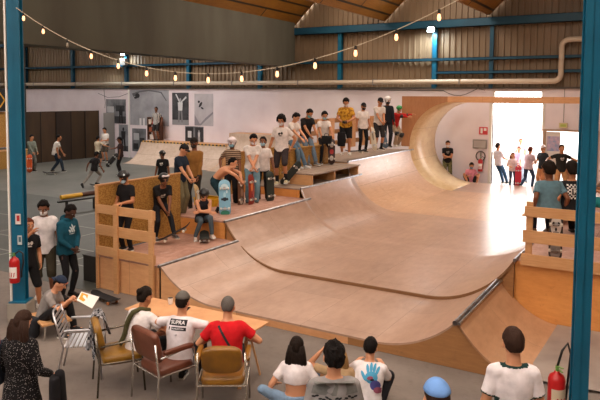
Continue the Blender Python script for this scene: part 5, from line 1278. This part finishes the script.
poster('black and white street photo print left of the big wall photo', -29.75, -28.1, 2.0, 3.45, '#57585c', '#8d8e92', [(P4_(0, .0, 1, .3), '#3a3b3e'), (P4_(.05, .45, .4, .7), '#b5b5b8'), (P4_(.5, .5, .95, .75), '#303134')] + [(p, '#17171a') for p in figure(.75, .0, .75, .8)])
poster('narrow dark photo print of a standing figure below the street photo', -28.7, -27.95, .35, 1.95, '#6d6e72', '#98999d', [(P4_(0, 0, 1, .2), '#36373b')] + [(p, '#1a1a1d') for p in figure(.5, .05, .9, 1.6)])
poster('very large pale grey photo of a skate bowl behind the striped shirt', -27.75, -24.72, 1.95, 4.0, '#8a8a8e', '#a3a3a8', [([(.05, .9), (.1, .8), (.25, .93), (.5, .97), (.8, .92), (.93, .7), (.95, .71), (.82, .95), (.5, 1.0), (.25, .97)], '#5c5c60'), (blob(.2, .84, .06, .07), '#2b2b2e'), (blob(.15, .78, .04, .03), '#2b2b2e'), (P4_(.25, .0, .3, .2), '#d3cfcf'), (P4_(.34, .0, .39, .2), '#d3cfcf')])
poster('small dark photo print below the bowl photo, near the shelf', -27.6, -26.5, .4, 1.75, '#4b4c50', '#7d7e82', [(P4_(.1, .5, .5, .8), '#a9a9ad'), (P4_(.55, .1, .9, .6), '#26262a'), (P4_(.1, .1, .45, .35), '#1f1f22')])
poster('black and white photo of a skater with raised arms', -24.47, -23.27, 2.05, 3.85, '#26262a', '#4a4a4e', [(P4_(0, 0, 1, .16), '#8a8a8d'), ([(.2, .95), (.26, .97), (.5, .72), (.47, .66)], '#c9c9cc'), ([(.5, .66), (.53, .72), (.85, .9), (.88, .84)], '#c9c9cc')] + [(p, c) for p, c in zip(figure(.5, .08, .8, 1.1), ('#9a9a9d', '#cfcfd2', '#77777a', '#77777a'))])
poster('light photo of a skater carving above a tiled bowl edge', -22.85, -21.55, 2.05, 3.8, '#a9a4a8', '#bdb8bc', [([(.0, .35), (.3, .05), (.6, .25), (1, .45), (1, .38), (.62, .17), (.33, .0), (0, .0)], '#86828a'), (blob(.33, .66, .12, .05, .7), '#2b2a2e'), (blob(.24, .75, .06, .04), '#2b2a2e'), (blob(.42, .55, .08, .03, -.3), '#2b2a2e')])
poster('pair of small dark photos under the raised arms photo', -23.53, -22.22, .95, 2.0, '#5b5c60', '#85868a', [(P4_(.02, .1, .45, .95), '#222226'), (P4_(.55, .05, .98, .95), '#2b2b30'), (P4_(.15, .4, .35, .75), '#c9c9cc')] + [(p, '#c4c4c8') for p in figure(.76, .15, .7, .5)])
b = BM(); box(b, (-27.85, 27.12, 0), (-27.77, 27.19, 4.06)); tag(obj('wall_strip', b, M_WHITEP), 'white vertical strip on the wall left of the big bowl photo', 'trim')
# shelf with red things on the far deck
sh = empty('wooden_shelf', 'small brown open shelf beside the man in the striped shirt', 'shelf', (-25.65+.2, 26.85, 1.157))
b = BM(); box(b, (-.48, -.15, 0), (-.44, .15, 1.3)); box(b, (.44, -.15, 0), (.48, .15, 1.3)); obj('side_panel', b, plain('shelf_brown', '#5e3c2a', .6), sh)
for z in (.02, .45, .88, 1.27): obj('shelf_board', bx((-.44, -.15, z), (.44, .15, z+.03)), plain('shelf_brown', '#5e3c2a', .6), sh)
for i, (x, z, c, w_) in enumerate(((-.1+.2, .91, '#b0262a', .2), (-.28, .91, '#cbb9a6', .1), (.1, .48, '#d8cdc4', .16), (-.25, .48, '#8e4b30', .1), (-.1, .05, '#cfc5bc', .2))):
    c_ = empty('storage_box', '%s box on the %s shelf of the small brown unit' % (('red', 'cream', 'pale', 'rust', 'white')[i], ('top', 'top', 'middle', 'middle', 'bottom')[i]), 'box', (-25.45+x, 26.82, 1.157+z))
    obj('carton', bx((-w_, -.1, 0), (w_, .1, .26)), plain('box_'+c, c, .6), c_, bevel=.008); obj('lid', bx((-w_-.006, -.106, .2), (w_+.006, .106, .268)), plain('box_'+c, c, .6), c_)

# ---- signs and fittings at the right of the back wall
e = empty('fire_sign', 'small red and white fire sign on the wall left of the big doorway', 'sign', (-7.02, 27.19, 2.12)); obj('plate', bx((-.18, -.012, 0), (.18, 0, .32)), plain('sign_red', '#c63a42', .5), e)
b = BM(); box(b, (-.12, -.014, .05), (-.03, -.012, .27)); box(b, (.02, -.014, .16), (.13, -.012, .27)); obj('symbol', b, M_WHITEP, e)
e = empty('wall_box', 'flat grey framed box on the wall left of the doorway', 'box', (-7.15, 27.19, 1.52)); obj('frame', bx((-.3, -.05, 0), (.3, 0, .38)), M_GREY, e, bevel=.01); obj('panel', bx((-.25, -.056, .05), (.25, -.05, .33)), plain('box_panel', '#a8a09c', .5), e)
def extinguisher(label, loc, rz, h=.46, r=.085, stick='#e9e4e0', ringh=False):
    e = empty('fire_extinguisher', label, 'fire extinguisher', loc, rz)
    b = BM(); loft(b, [((0, 0, 0), (r*.9, 0, 0), (0, r*.9, 0)), ((0, 0, .02), (r, 0, 0), (0, r, 0)), ((0, 0, h*.8), (r, 0, 0), (0, r, 0)), ((0, 0, h*.9), (r*.8, 0, 0), (0, r*.8, 0)), ((0, 0, h*.96), (r*.35, 0, 0), (0, r*.35, 0)), ((0, 0, h), (r*.3, 0, 0), (0, r*.3, 0))], 20)
    obj('cylinder', b, M_RED, e, smooth=True)
    b = BM()
    for k in range(7):
        a0 = R(-150 + k*17); a1 = R(-150 + (k+1)*17)
        vs = [b.verts.new((math.cos(a)*(r+.002), math.sin(a)*(r+.002), z)) for a, z in ((a0, h*.2), (a1, h*.2), (a1, h*.62), (a0, h*.62))]; b.faces.new(vs)
    lb = obj('label_sheet', b, plain('label_'+stick, stick, .5), e)
    b = BM()
    for a in (-120, -95, -70):
        vs = [b.verts.new((math.cos(R(a+d))*(r+.004), math.sin(R(a+d))*(r+.004), z)) for d, z in ((0, h*.25), (10, h*.25), (17, h*.42), (7, h*.42))]; b.faces.new(vs)
    obj('label_marks', b, M_RED, lb)
    b = BM(); tube(b, [(0, 0, h), (0, 0, h+.05)], .018, 10); bar(b, (0, .02, h+.05), (0, -.12, h+.075), .022, .008); bar(b, (0, .02, h+.03), (0, -.11, h+.03), .022, .008)
    obj('valve_handle', b, plain('valve_green', '#6d9a4a', .4), e)
    b = BM(); pts = [(.02, 0, h+.04), (.09, 0, h+.09), (.14, .02, h+.05), (.14, .03, h-.1), (.11, .02, h*.4), (.105, .02, h*.2)]
    if ringh: pts = [(.0, 0, h+.04), (.05, .0, h+.22), (.11, .0, h+.30), (.15, .0, h+.18), (.13, .0, h-.05), (.11, 0, h*.3)]
    tube(b, pts, .013, 8); obj('hose', b, M_BLACK, e, smooth=True)
    return e
extinguisher('red fire extinguisher hanging on the left blue column', (-8.90, 6.21, .70), yaw-.2, .42, .078)
extinguisher('red fire extinguisher with a raised black hose at the foot of the right column', (-.99, 7.14, .28), yaw+.1, .46, .09, '#c9b9a0', True)
b = bx((-1.12, 7.06, 0), (-.90, 7.24, .28)); st = empty('extinguisher_stand', 'small grey stand under the right fire extinguisher', 'stand'); obj('plinth', b, M_GREY, st, bevel=.01); obj('top_plate', bx((-1.13, 7.05, .268), (-.89, 7.25, .279)), M_STEEL, st)
extinguisher('fire extinguisher on the white wall beside the seated person in pink', (-7.08, 27.07, .55), 0, .55, .10)
e = empty('hose_ring', 'round coiled hose hanging on the white wall above the extinguisher', 'hose', (-7.1, 27.14, 1.2)); b = BM(); tube(b, [(.19*math.cos(R(k*20)), 0, .2*math.sin(R(k*20))) for k in range(18)], .025, 8, closed=True); obj('coil', b, plain('hose_grey', '#57504c', .6), e); obj('reel_plate', bx((-.03, .0, -.03), (.03, .05, .2)), M_GREY, e)
e = empty('exit_sign', 'small green and yellow exit light above the smaller doorway', 'sign', (-3.85, 27.18, 2.5)); obj('housing', bx((-.16, -.07, 0), (.16, 0, .2)), plain('exit_case', '#c9b98c', .5), e, bevel=.01)
b = BM(); box(b, (-.11, -.073, .05), (.11, -.07, .15)); obj('pictogram', b, emit('exit_green', '#8f9440', .3), e)
b = BM(); tube(b, [(-3.85, 27.16, 2.72), (-3.85, 27.16, 4.06)], .012, 6); tag(obj('cable', b, M_GREY), 'thin cable running down the wall to the exit light', 'cable')
b = BM(); tube(b, [(-15.5, 27.17, 4.05)] + [(-8.8+t*.25, 27.17, 3.98 - .22*math.sin(t*.6)) for t in range(0, 7)] + [(-7.0, 27.17, 4.0)], .012, 6)
tag(obj('cable', b, M_BLACK), 'loose black cable sagging under the pipe near the curl', 'cable')
b = BM(); tube(b, [(-29.9+.0, 27.17, 4.04), (-29.8, 27.17, 3.2), (-29.85, 27.17, 2.9)], .012, 6); tube(b, [(-30.4, 27.17, 3.8), (-29.6, 27.17, 3.55), (-28.6, 27.17, 3.6), (-27.9, 27.17, 3.8)], .012, 6)
tag(obj('cable', b, M_BLACK), 'black cables hanging on the white wall over the brown panels', 'cable')

# stickers on the left column
for i, (dx, z, w_, h_, c, lab, c2) in enumerate(((.03, 1.60, .085, .17, '#d9d3cf', 'white notice with a red panel, topmost on the left column', '#b3262a'), (.05, 1.27, .07, .15, '#b8c2c4', 'small white sticker with a dark mark in the middle of the left column', '#46606e'), (-.03, .84, .085, .12, '#5f8aa0', 'small pale tag low on the left column', '#1f4a60'))):
    e = empty('sticker', lab, 'sticker', V(-9.05, 6.42, z) + V(math.cos(yaw), math.sin(yaw), 0)*dx + V(math.sin(yaw), -math.cos(yaw), 0)*.1085, yaw)
    obj('paper', bx((-w_/2, -.002, 0), (w_/2, 0, h_)), plain('sticker_'+c, c, .6), e); obj('mark', bx((-w_*.25, -.003, h_*.3), (w_*.3, -.002, h_*.85)), plain('mark_'+c2, c2, .6), e)

# ================================================================== festoon lights between the two columns
def cat(x): return 3.955 + .0755*(x+5.2)**2, 6.39 + (x+9.0)*.0525
b = BM(); tube(b, [(x, cat(x)[1], cat(x)[0]) for x in np.linspace(-9.0, -.88, 50).tolist()], .006, 6)
tag(obj('festoon_cable', b, plain('cable_cream', '#b3a68f', .6)), 'pale cable of the festoon lights sagging between the two blue columns', 'cable')
bx_ = [-8.8, -8.37, -7.86, -7.38, -6.86, -6.34, -5.84, -5.3, -4.78, -4.26, -3.74, -3.22, -2.73, -2.25, -1.78, -1.3]
order = ['leftmost', 'second', 'third', 'fourth', 'fifth', 'sixth', 'seventh', 'eighth', 'ninth', 'tenth', 'eleventh', 'twelfth', 'thirteenth', 'fourteenth', 'fifteenth', 'sixteenth']
M_BULB = emit('warm_bulb', '#ffb884', 2.6); M_DEAD = plain('unlit_bulb', '#8a8272', .3)
for i, x in enumerate(bx_):
    z, y = cat(x); e = empty('festoon_bulb', ('%s bulb from the left on the sagging festoon cable' % order[i]) + (', the only one unlit' if i == 2 else ', glowing'), 'light bulb', (x, y, z-.10), group='festoon bulbs')
    b = BM(); tube(b, [(0, 0, .105), (0, 0, .055)], .016, 8); obj('socket', b, M_BLACK, e)
    b = BM(); loft(b, [((0, 0, .06), (.012, 0, 0), (0, .012, 0)), ((0, 0, .035), (.018, 0, 0), (0, .018, 0)), ((0, 0, .01), (.022, 0, 0), (0, .022, 0)), ((0, 0, -.01), (.017, 0, 0), (0, .017, 0)), ((0, 0, -.02), (.006, 0, 0), (0, .006, 0))], 12)
    obj('bulb', b, M_DEAD if i == 2 else M_BULB, e, smooth=True)
# floodlights
def flood(label, x, z):
    e = empty('floodlight', label, 'floodlight', (x, 26.85, z)); b = BM(); box(b, (-.16, -.06, -.11), (.16, .05, .11)); obj('housing', b, M_GREY, e, bevel=.01)
    obj('lamp_face', bx((-.14, -.066, -.09), (.14, -.06, .09)), emit('cold_lamp', '#dff4ff', 60.), e)
    b = BM(); box(b, (-.19, -.02, -.05), (-.165, .02, .16)); box(b, (.165, -.02, -.05), (.19, .02, .16)); box(b, (-.19, -.02, .15), (.19, .02, .17)); box(b, (-.02, .0, .15), (.02, .2, .18)); obj('bracket', b, M_BLACK, e)
    l = bpy.data.lights.new('floodlight_lamp', 'SPOT'); l.energy = 260; l.color = (.82, .95, 1); l.spot_size = R(150); l.spot_blend = .8; l.shadow_soft_size = .12
    o = bpy.data.objects.new('floodlight_lamp', l); o.location = (x, 26.6, z-.05); o.rotation_euler = (R(25), 0, 0); COL.objects.link(o)
flood('small cold white floodlight high on the left hall wall', -27.9, 6.12); flood('small cold white floodlight at the top of the seventh wall stanchion', -9.3, 6.62)
e = empty('speaker', 'small dark loudspeaker hanging under the left floodlight', 'loudspeaker', (-27.8, 26.8, 5.62)); obj('cabinet', bx((-.2, -.12, -.18), (.2, .1, .2)), M_GREY, e, bevel=.02); obj('bracket', bx((-.05, .1, -.05), (.05, .3, .05)), M_BLACK, e)

# ================================================================== chairs and table
def cushion(bm, c, sx, sy, sz, M=None, p=.35, n=24):
    """rounded pad"""
    c = Vector(c); M = M or Matrix.Identity(3); rings = []
    for i in range(7):
        t = -90 + 30*i; z = math.sin(R(t))*sz; s = 1 - (1-abs(math.cos(R(t))))*.14
        rings.append((c, z, s))
    rs = []
    for c_, z, s in rings:
        row = []
        for k in range(n):
            a = 2*PI*k/n; ca, sa = math.cos(a), math.sin(a)
            x = math.copysign(abs(ca)**p, ca)*sx*s; y = math.copysign(abs(sa)**p, sa)*sy*s
            row.append(bm.verts.new(c + M @ V(x, y, z)))
        rs.append(row)
    for a_, b_ in zip(rs[:-1], rs[1:]):
        for k in range(n): bm.faces.new((a_[k], a_[(k+1) % n], b_[(k+1) % n], b_[k]))
    bm.faces.new(rs[0][::-1]); bm.faces.new(rs[-1]); return bm
def vinyl_chair(label, loc, rz, col, frame, backp=.4, bw=.27, bh=.17, bz=.72, arms=True, seatz=.46):
    mv = noisy('vinyl_'+col[0], col[0], col[1], 5, .38, bump=.12, bscale=18, spec=.5)
    e = empty('armchair', label, 'chair', loc, rz)
    b = BM(); cushion(b, (0, .02, seatz-.045), .255, .25, .06, None, .35); obj('seat', b, mv, e, smooth=True)
    tl_ = R(12); Mb = Matrix((V(1, 0, 0), V(0, -math.sin(tl_), math.cos(tl_)), V(0, -math.cos(tl_), -math.sin(tl_)))).transposed()
    b = BM(); cushion(b, (0, -.255, bz), bw, bh, .045, Mb, backp); obj('backrest', b, mv, e, smooth=True)
    fm = plain('frame_'+frame, frame, .25, .85)
    for s in (-1, 1):
        b = BM(); tube(b, [(s*.285, -.30, .0), (s*.275, -.27, .42), (s*.265, -.31, .80)], .0125, 10); obj('leg', b, fm, e, smooth=True)
        b = BM(); tube(b, [(s*.285, .27, .0), (s*.28, .24, .42), (s*.28, .22, .63), (s*.28, .10, .655), (s*.28, -.25, .62)], .0125, 10); obj('leg', b, fm, e, smooth=True)
        b = BM(); tube(b, [(s*.28, -.27, .40), (s*.28, .25, .40)], .011, 8); obj('side_rail', b, fm, e)
        if arms: b = BM(); cushion(b, (s*.285, .0, .675), .032, .21, .024, None, .5); obj('armrest', b, mv, e, smooth=True)
    for y_ in (-.27, .25): b = BM(); tube(b, [(-.28, y_, .40), (.28, y_, .40)], .011, 8); obj('cross_rail', b, fm, e)
    return e
vinyl_chair('mustard yellow vinyl armchair with rounded back under the man in red', (-4.43, 5.78, 0), R(32), ('#6f480c', '#8c5f14'), '#b9b3a8', .55, .235, .165, .70)
vinyl_chair('brown vinyl armchair with chrome legs and a wide back, under the printed white t-shirt', (-5.23, 5.66, 0), R(-14), ('#5b2f1e', '#6f3f2c'), '#c9c6c0', .3, .27, .19, .73)
vinyl_chair('mustard yellow vinyl chair with a plaid shirt on it, under the scarf wearer', (-5.95, 5.60, 0), R(-36), ('#74500f', '#8c6317'), '#6e675c', .62, .225, .19, .70, arms=False)
# plaid shirt hung over the back corner
def plaid():
    m, nt, b = base_mat('plaid_cloth', .9, 0, .2); L = nt.links.new; tc = N(nt, 'ShaderNodeTexCoord'); ck = N(nt, 'ShaderNodeTexChecker', i_Scale=26); ck.inputs['Color1'].default_value = srgb('#20222a'); ck.inputs['Color2'].default_value = srgb('#c9c7c9')
    c2 = N(nt, 'ShaderNodeTexChecker', i_Scale=13); c2.inputs['Color1'].default_value = srgb('#3c4048'); c2.inputs['Color2'].default_value = srgb('#a9a8ac')
    mx = N(nt, 'ShaderNodeMixRGB', i_Fac=.5); L(tc.outputs['Object'], ck.inputs[0]); L(tc.outputs['Object'], c2.inputs[0]); L(ck.outputs[0], mx.inputs[1]); L(c2.outputs[0], mx.inputs[2]); L(mx.outputs[0], b.inputs['Base Color']); return m
e = empty('plaid_shirt', 'black and white plaid shirt hung over the back of the left mustard chair', 'shirt', (-6.22, 5.55, 0))
b = BM(); rows = []
for j, (y, z, w_) in enumerate(((.10, .62, .10), (.05, .80, .13), (.0, .90, .15), (-.07, .88, .16), (-.11, .74, .15), (-.12, .55, .13), (-.10, .38, .10), (-.09, .30, .07))):
    row = [b.verts.new((-.02 + (t-3.5)/3.5*w_, y + .018*math.sin(t*2.1+j), z + .012*math.cos(t*1.7))) for t in range(8)]; rows.append(row)
for r0, r1 in zip(rows[:-1], rows[1:]):
    for t in range(7): b.faces.new((r0[t], r0[t+1], r1[t+1], r1[t]))
bmesh.ops.solidify(b, geom=b.faces[:], thickness=.014); bmesh.ops.rotate(b, cent=(0, 0, 0), matrix=Matrix.Rotation(R(-36), 3, 'Z'), verts=b.verts)
MP = plaid(); obj('body', b, MP, e, smooth=True)
b = BM(); capsule(b, (-.10, .0, .84), (-.17, -.07, .42), .055, .035, 12); obj('sleeve', b, MP, e, smooth=True)

def metal_chair(label, loc, rz):
    e = empty('metal_armchair', label, 'chair', loc, rz); r = .0125
    for s in (-1, 1):
        b = BM(); tube(b, [(s*.26, .27, 0), (s*.26, .24, .42), (s*.26, .23, .62), (s*.26, .17, .66), (s*.26, -.20, .65)], r, 10); obj('leg', b, M_ALU, e, smooth=True)
        b = BM(); tube(b, [(s*.26, -.30, 0), (s*.25, -.20, .44), (s*.235, -.27, .68), (s*.22, -.32, .86)], r, 10); obj('leg', b, M_ALU, e, smooth=True)
        obj('armrest', cushion(BM(), (s*.26, .0, .665), .024, .20, .009, None, .5), M_ALU, e, smooth=True)
    for i in range(8): y = -.18 + i*.055; obj('seat_slat', bx((-.245, y, .435), (.245, y+.036, .447)), M_ALU, e)
    for i in range(6):
        z = .53 + i*.058; y = -.225 - (z-.5)*.27; b = BM(); bar(b, (-.235, y, z), (.235, y, z), .008, .038, up=(0, 0, 1)); obj('back_slat', b, M_ALU, e)
    b = BM(); tube(b, [(-.22, -.32, .86), (-.12, -.345, .88), (.12, -.345, .88), (.22, -.32, .86)], r, 10); obj('top_tube', b, M_ALU, e, smooth=True)
    for y_ in (.24, -.2): b = BM(); tube(b, [(-.25, y_, .43), (.25, y_, .43)], r, 8); obj('cross_tube', b, M_ALU, e, smooth=True)
    return e
metal_chair('empty slatted aluminium armchair behind the seated man with the navy cap', (-6.62, 5.60, 0), R(-50))
# table
tb = empty('trestle_table', 'plywood table on wooden trestles in front of the seated group', 'table', (-5.47, 6.5, 0), R(1.5))
obj('tabletop', bx((-1.0, -.28, .70), (1.0, .28, .72)), M_PEACH, tb)
for x in (-.72, .75):
    ts = obj('trestle', bx((x-.03, -.26, .62), (x+.03, .26, .70)), M_LUMBER, tb)
    for sy in (-1, 1):
        for sx in (-1, 1): b = BM(); bar(b, (x+sx*.14, sy*.24, .0), (x, sy*.16, .64), .045, .022); obj('leg', b, M_LUMBER, ts)
    b = BM(); bar(b, (x-.02, -.2, .3), (x-.02, .2, .3), .02, .05); obj('crossbar', b, M_LUMBER, ts)
gls, gnt, gb = base_mat('bottle_plastic', .08); gb.inputs['Base Color'].default_value = srgb('#d9cf9a'); gb.inputs['Transmission Weight'].default_value = .6
e = empty('bottle', 'tall pale yellow bottle standing on the plywood table', 'bottle', (-4.98, 6.60, .722)); b = BM()
loft(b, [((0, 0, z), (r_, 0, 0), (0, r_, 0)) for z, r_ in ((0, .036), (.01, .042), (.19, .042), (.24, .03), (.27, .015), (.29, .015))], 16); obj('body', b, gls, e, smooth=True)
b = BM(); tube(b, [(0, 0, .288), (0, 0, .312)], .017, 12); obj('bottle_cap', b, plain('cap_green', '#3f8a5c', .4), e)
b = BM(); loft(b, [((0, 0, .08), (.0425, 0, 0), (0, .0425, 0)), ((0, 0, .15), (.0425, 0, 0), (0, .0425, 0))], 16); obj('bottle_label', b, plain('bottle_label', '#c9c3a8', .6), e)
e = empty('phone', 'small dark phone lying on the plywood table', 'phone', (-5.72, 6.62, .72), R(20)); obj('body', bx((-.035, -.07, 0.001), (.035, .07, .009)), M_BLACK, e, bevel=.002); obj('screen', bx((-.031, -.064, .009), (.031, .064, .0095)), plain('screen_dark', '#20242a', .15), e)
e = empty('cup', 'white cup on the plywood table near its left end', 'cup', (-6.05, 6.66, .722)); b = BM(); loft(b, [((0, 0, 0), (.028, 0, 0), (0, .028, 0)), ((0, 0, .09), (.037, 0, 0), (0, .037, 0))], 16); obj('body', b, M_WHITEP, e, smooth=False); b = BM(); loft(b, [((0, 0, .088), (.035, 0, 0), (0, .035, 0)), ((0, 0, .0905), (.035, 0, 0), (0, .035, 0))], 14); obj('drink', b, plain('coffee', '#33211a', .3), e)
# teal bottle and bag by the scarf wearer
e = empty('bottle', 'teal drinking bottle beside the scarf wearer at the left end of the table', 'bottle', (-6.30, 6.38, .722)); b = BM(); loft(b, [((0, 0, z), (r_, 0, 0), (0, r_, 0)) for z, r_ in ((0, .035), (.16, .036), (.19, .022), (.2, .022))], 14); obj('body', b, plain('teal_plastic', '#2e7f82', .4), e, smooth=True); b = BM(); tube(b, [(0, 0, .198), (0, 0, .225)], .024, 12); obj('bottle_cap', b, M_BLACK, e)
# low wooden bench of the man reading
e = empty('low_bench', 'low plywood bench with steel legs under the man in the navy cap', 'bench', (-8.08, 6.28, 0), R(-20))
obj('seat_board', bx((-.42, -.24, .235), (.24, .2, .262)), M_LUMBER, e)
for x in (-.34, .18):
    for y in (-.18, .14): b = BM(); tube(b, [(x*1.08, y*1.1, 0), (x, y, .235)], .015, 8); obj('leg', b, M_CHROME, e)
# paper in his hand
e = empty('magazine', 'open white sheet with an orange picture held under the navy cap', 'paper')
c = [V(-7.77, 6.55, .66), V(-7.48, 6.64, .60), V(-7.39, 6.42, .50), V(-7.70, 6.40, .58)]; c = [p + V(.03, -.02, -.0) for p in c]
nrm = (c[1]-c[0]).cross(c[3]-c[0]).normalized()
b = BM(); t_ = [b.verts.new(p) for p in c]; u_ = [b.verts.new(p + nrm*.003) for p in c]; b.faces.new(t_); b.faces.new(u_[::-1])
for i in range(4): b.faces.new((t_[i], u_[i], u_[(i+1) % 4], t_[(i+1) % 4]))
mg = obj('sheet', b, M_WHITEP, e)
def pp_(u, v): return c[0]*(1-u)*(1-v) + c[1]*u*(1-v) + c[2]*u*v + c[3]*(1-u)*v
for s_, nm in ((.005, 'printed_picture'), (-.002, 'printed_picture')):
    b = BM(); vs = [b.verts.new(pp_(u, v) + nrm*s_) for u, v in ((.06, .1), (.42, .12), (.5, .5), (.38, .85), (.08, .8))]; b.faces.new(vs); obj(nm, b, plain('print_orange', '#e09a2c', .6), mg)
# bag and jacket
def softbag(name, label, cat, loc, rz, sx, sy, sz, colr, strapc='#1a1a1c'):
    e = empty(name, label, cat, loc, rz); b = BM(); cushion(b, (0, 0, sz), sx, sy, sz, None, .55); bmesh.ops.subdivide_edges(b, edges=b.edges[:], cuts=1)
    for v in b.verts: n_ = noise.noise(v.co*9)*.02; v.co += v.co.normalized()*n_; v.co.z = max(v.co.z, .001)
    obj('body', b, cloth(colr), e, smooth=True); b = BM(); tube(b, [(-sx*.5, 0, sz*1.9), (-sx*.3, 0, sz*2.5), (sx*.3, 0, sz*2.5), (sx*.5, 0, sz*1.9)], .012, 8); obj('strap', b, cloth(strapc), e, smooth=True); return e
softbag('backpack', 'dark grey backpack on the floor behind the low bench', 'bag', (-8.30, 5.98, 0), R(20), .17, .13, .15, '#23262c')
softbag('handbag', 'dark navy bag hanging at the left side of the woman in the speckled dress', 'bag', (-5.66, 3.74, .82), yaw, .05, .12, .20, '#1d2433', '#8c2f3c')
softbag('shoulder_bag', 'black bag on the knee of the seated man in the black t-shirt', 'bag', (-9.02, 16.82, 2.26), R(10), .16, .12, .12, '#141416')
softbag('shoulder_bag', 'black bag beside the far seated skater on the bench', 'bag', (-9.05, 18.0-.12, 2.12), R(10), .13, .10, .22, '#121216')
softbag('tote_bag', 'teal patterned bag lying on the concrete beside the hand-print shirt', 'bag', (-2.55, 6.42, 0), R(10), .20, .12, .05, '#2d6a62')
# camera in the yellow shirted man's hands
e = empty('camera_body', 'small black camera in the hands of the man in the yellow shirt', 'camera', (-9.08, 18.14, 2.87), R(200)); obj('body', bx((-.07, -.03, -.04), (.07, .03, .05)), M_BLACK, e, bevel=.008); b = BM(); tube(b, [(0, .03, 0), (0, .09, -.01)], .032, 14); obj('lens', b, M_BLACK, e)
# black jacket carried by the woman
e = empty('jacket', 'black jacket over the right arm of the woman in the speckled dress', 'jacket', (-5.12, 3.98, .72), yaw); b = BM(); cushion(b, (0, 0, 0), .05, .08, .2, None, .95); obj('body', b, cloth('#141317'), e, smooth=True); b = BM(); capsule(b, (.03, .05, .2), (.06, .08, -.33), .05, .04, 12); obj('sleeve', b, cloth('#141317'), e, smooth=True)
# ================================================================== light
w = bpy.data.worlds.new('sky'); SC.world = w; w.use_nodes = True
nt = w.node_tree; bg = nt.nodes['Background']; bg.inputs[0].default_value = (1, .95, .93, 1); bg.inputs[1].default_value = 14.0
def area(name, loc, size, power, color, rot=(0, 0, 0), sy=None):
    l = bpy.data.lights.new(name, 'AREA'); l.shape = 'RECTANGLE'; l.size = size; l.size_y = sy or size; l.energy = power; l.color = color
    o = bpy.data.objects.new(name, l); o.location = loc; o.rotation_euler = rot; COL.objects.link(o); return o
# rows of added fill lamps, out of view under the right hall's roof
WARM = (1, .83, .69)
for x, y, p, sy in ((-13.4, 10, 300, 12), (-8.6, 4, 520, 12), (-8.6, 17, 340, 9), (-3.9, 4, 720, 12), (-3.9, 18, 560, 10), (-13.4, 22, 420, 8), (-8.6, 24, 300, 4), (.8, 5, 700, 12)):
    area('roof_fill', (x, y, 8.7), 1.5, p*.74, WARM, sy=sy)
area('roof_fill', (-24, 12, 7.9), 2.0, 260, (1, .93, .86), sy=6)  # left hall: more added fill lamps, brightening its floor and back wall
area('roof_fill', (-24, 21, 7.5), 2.0, 620, (1, .93, .88), sy=6)
area('roof_fill', (-34, 19, 7.9), 2.0, 200, (1, .93, .86), sy=6)
SC.view_settings.view_transform = 'Standard'; SC.view_settings.look = 'None'; SC.view_settings.gamma = 1; SC.view_settings.exposure = 0
SC.view_settings.use_curve_mapping = False
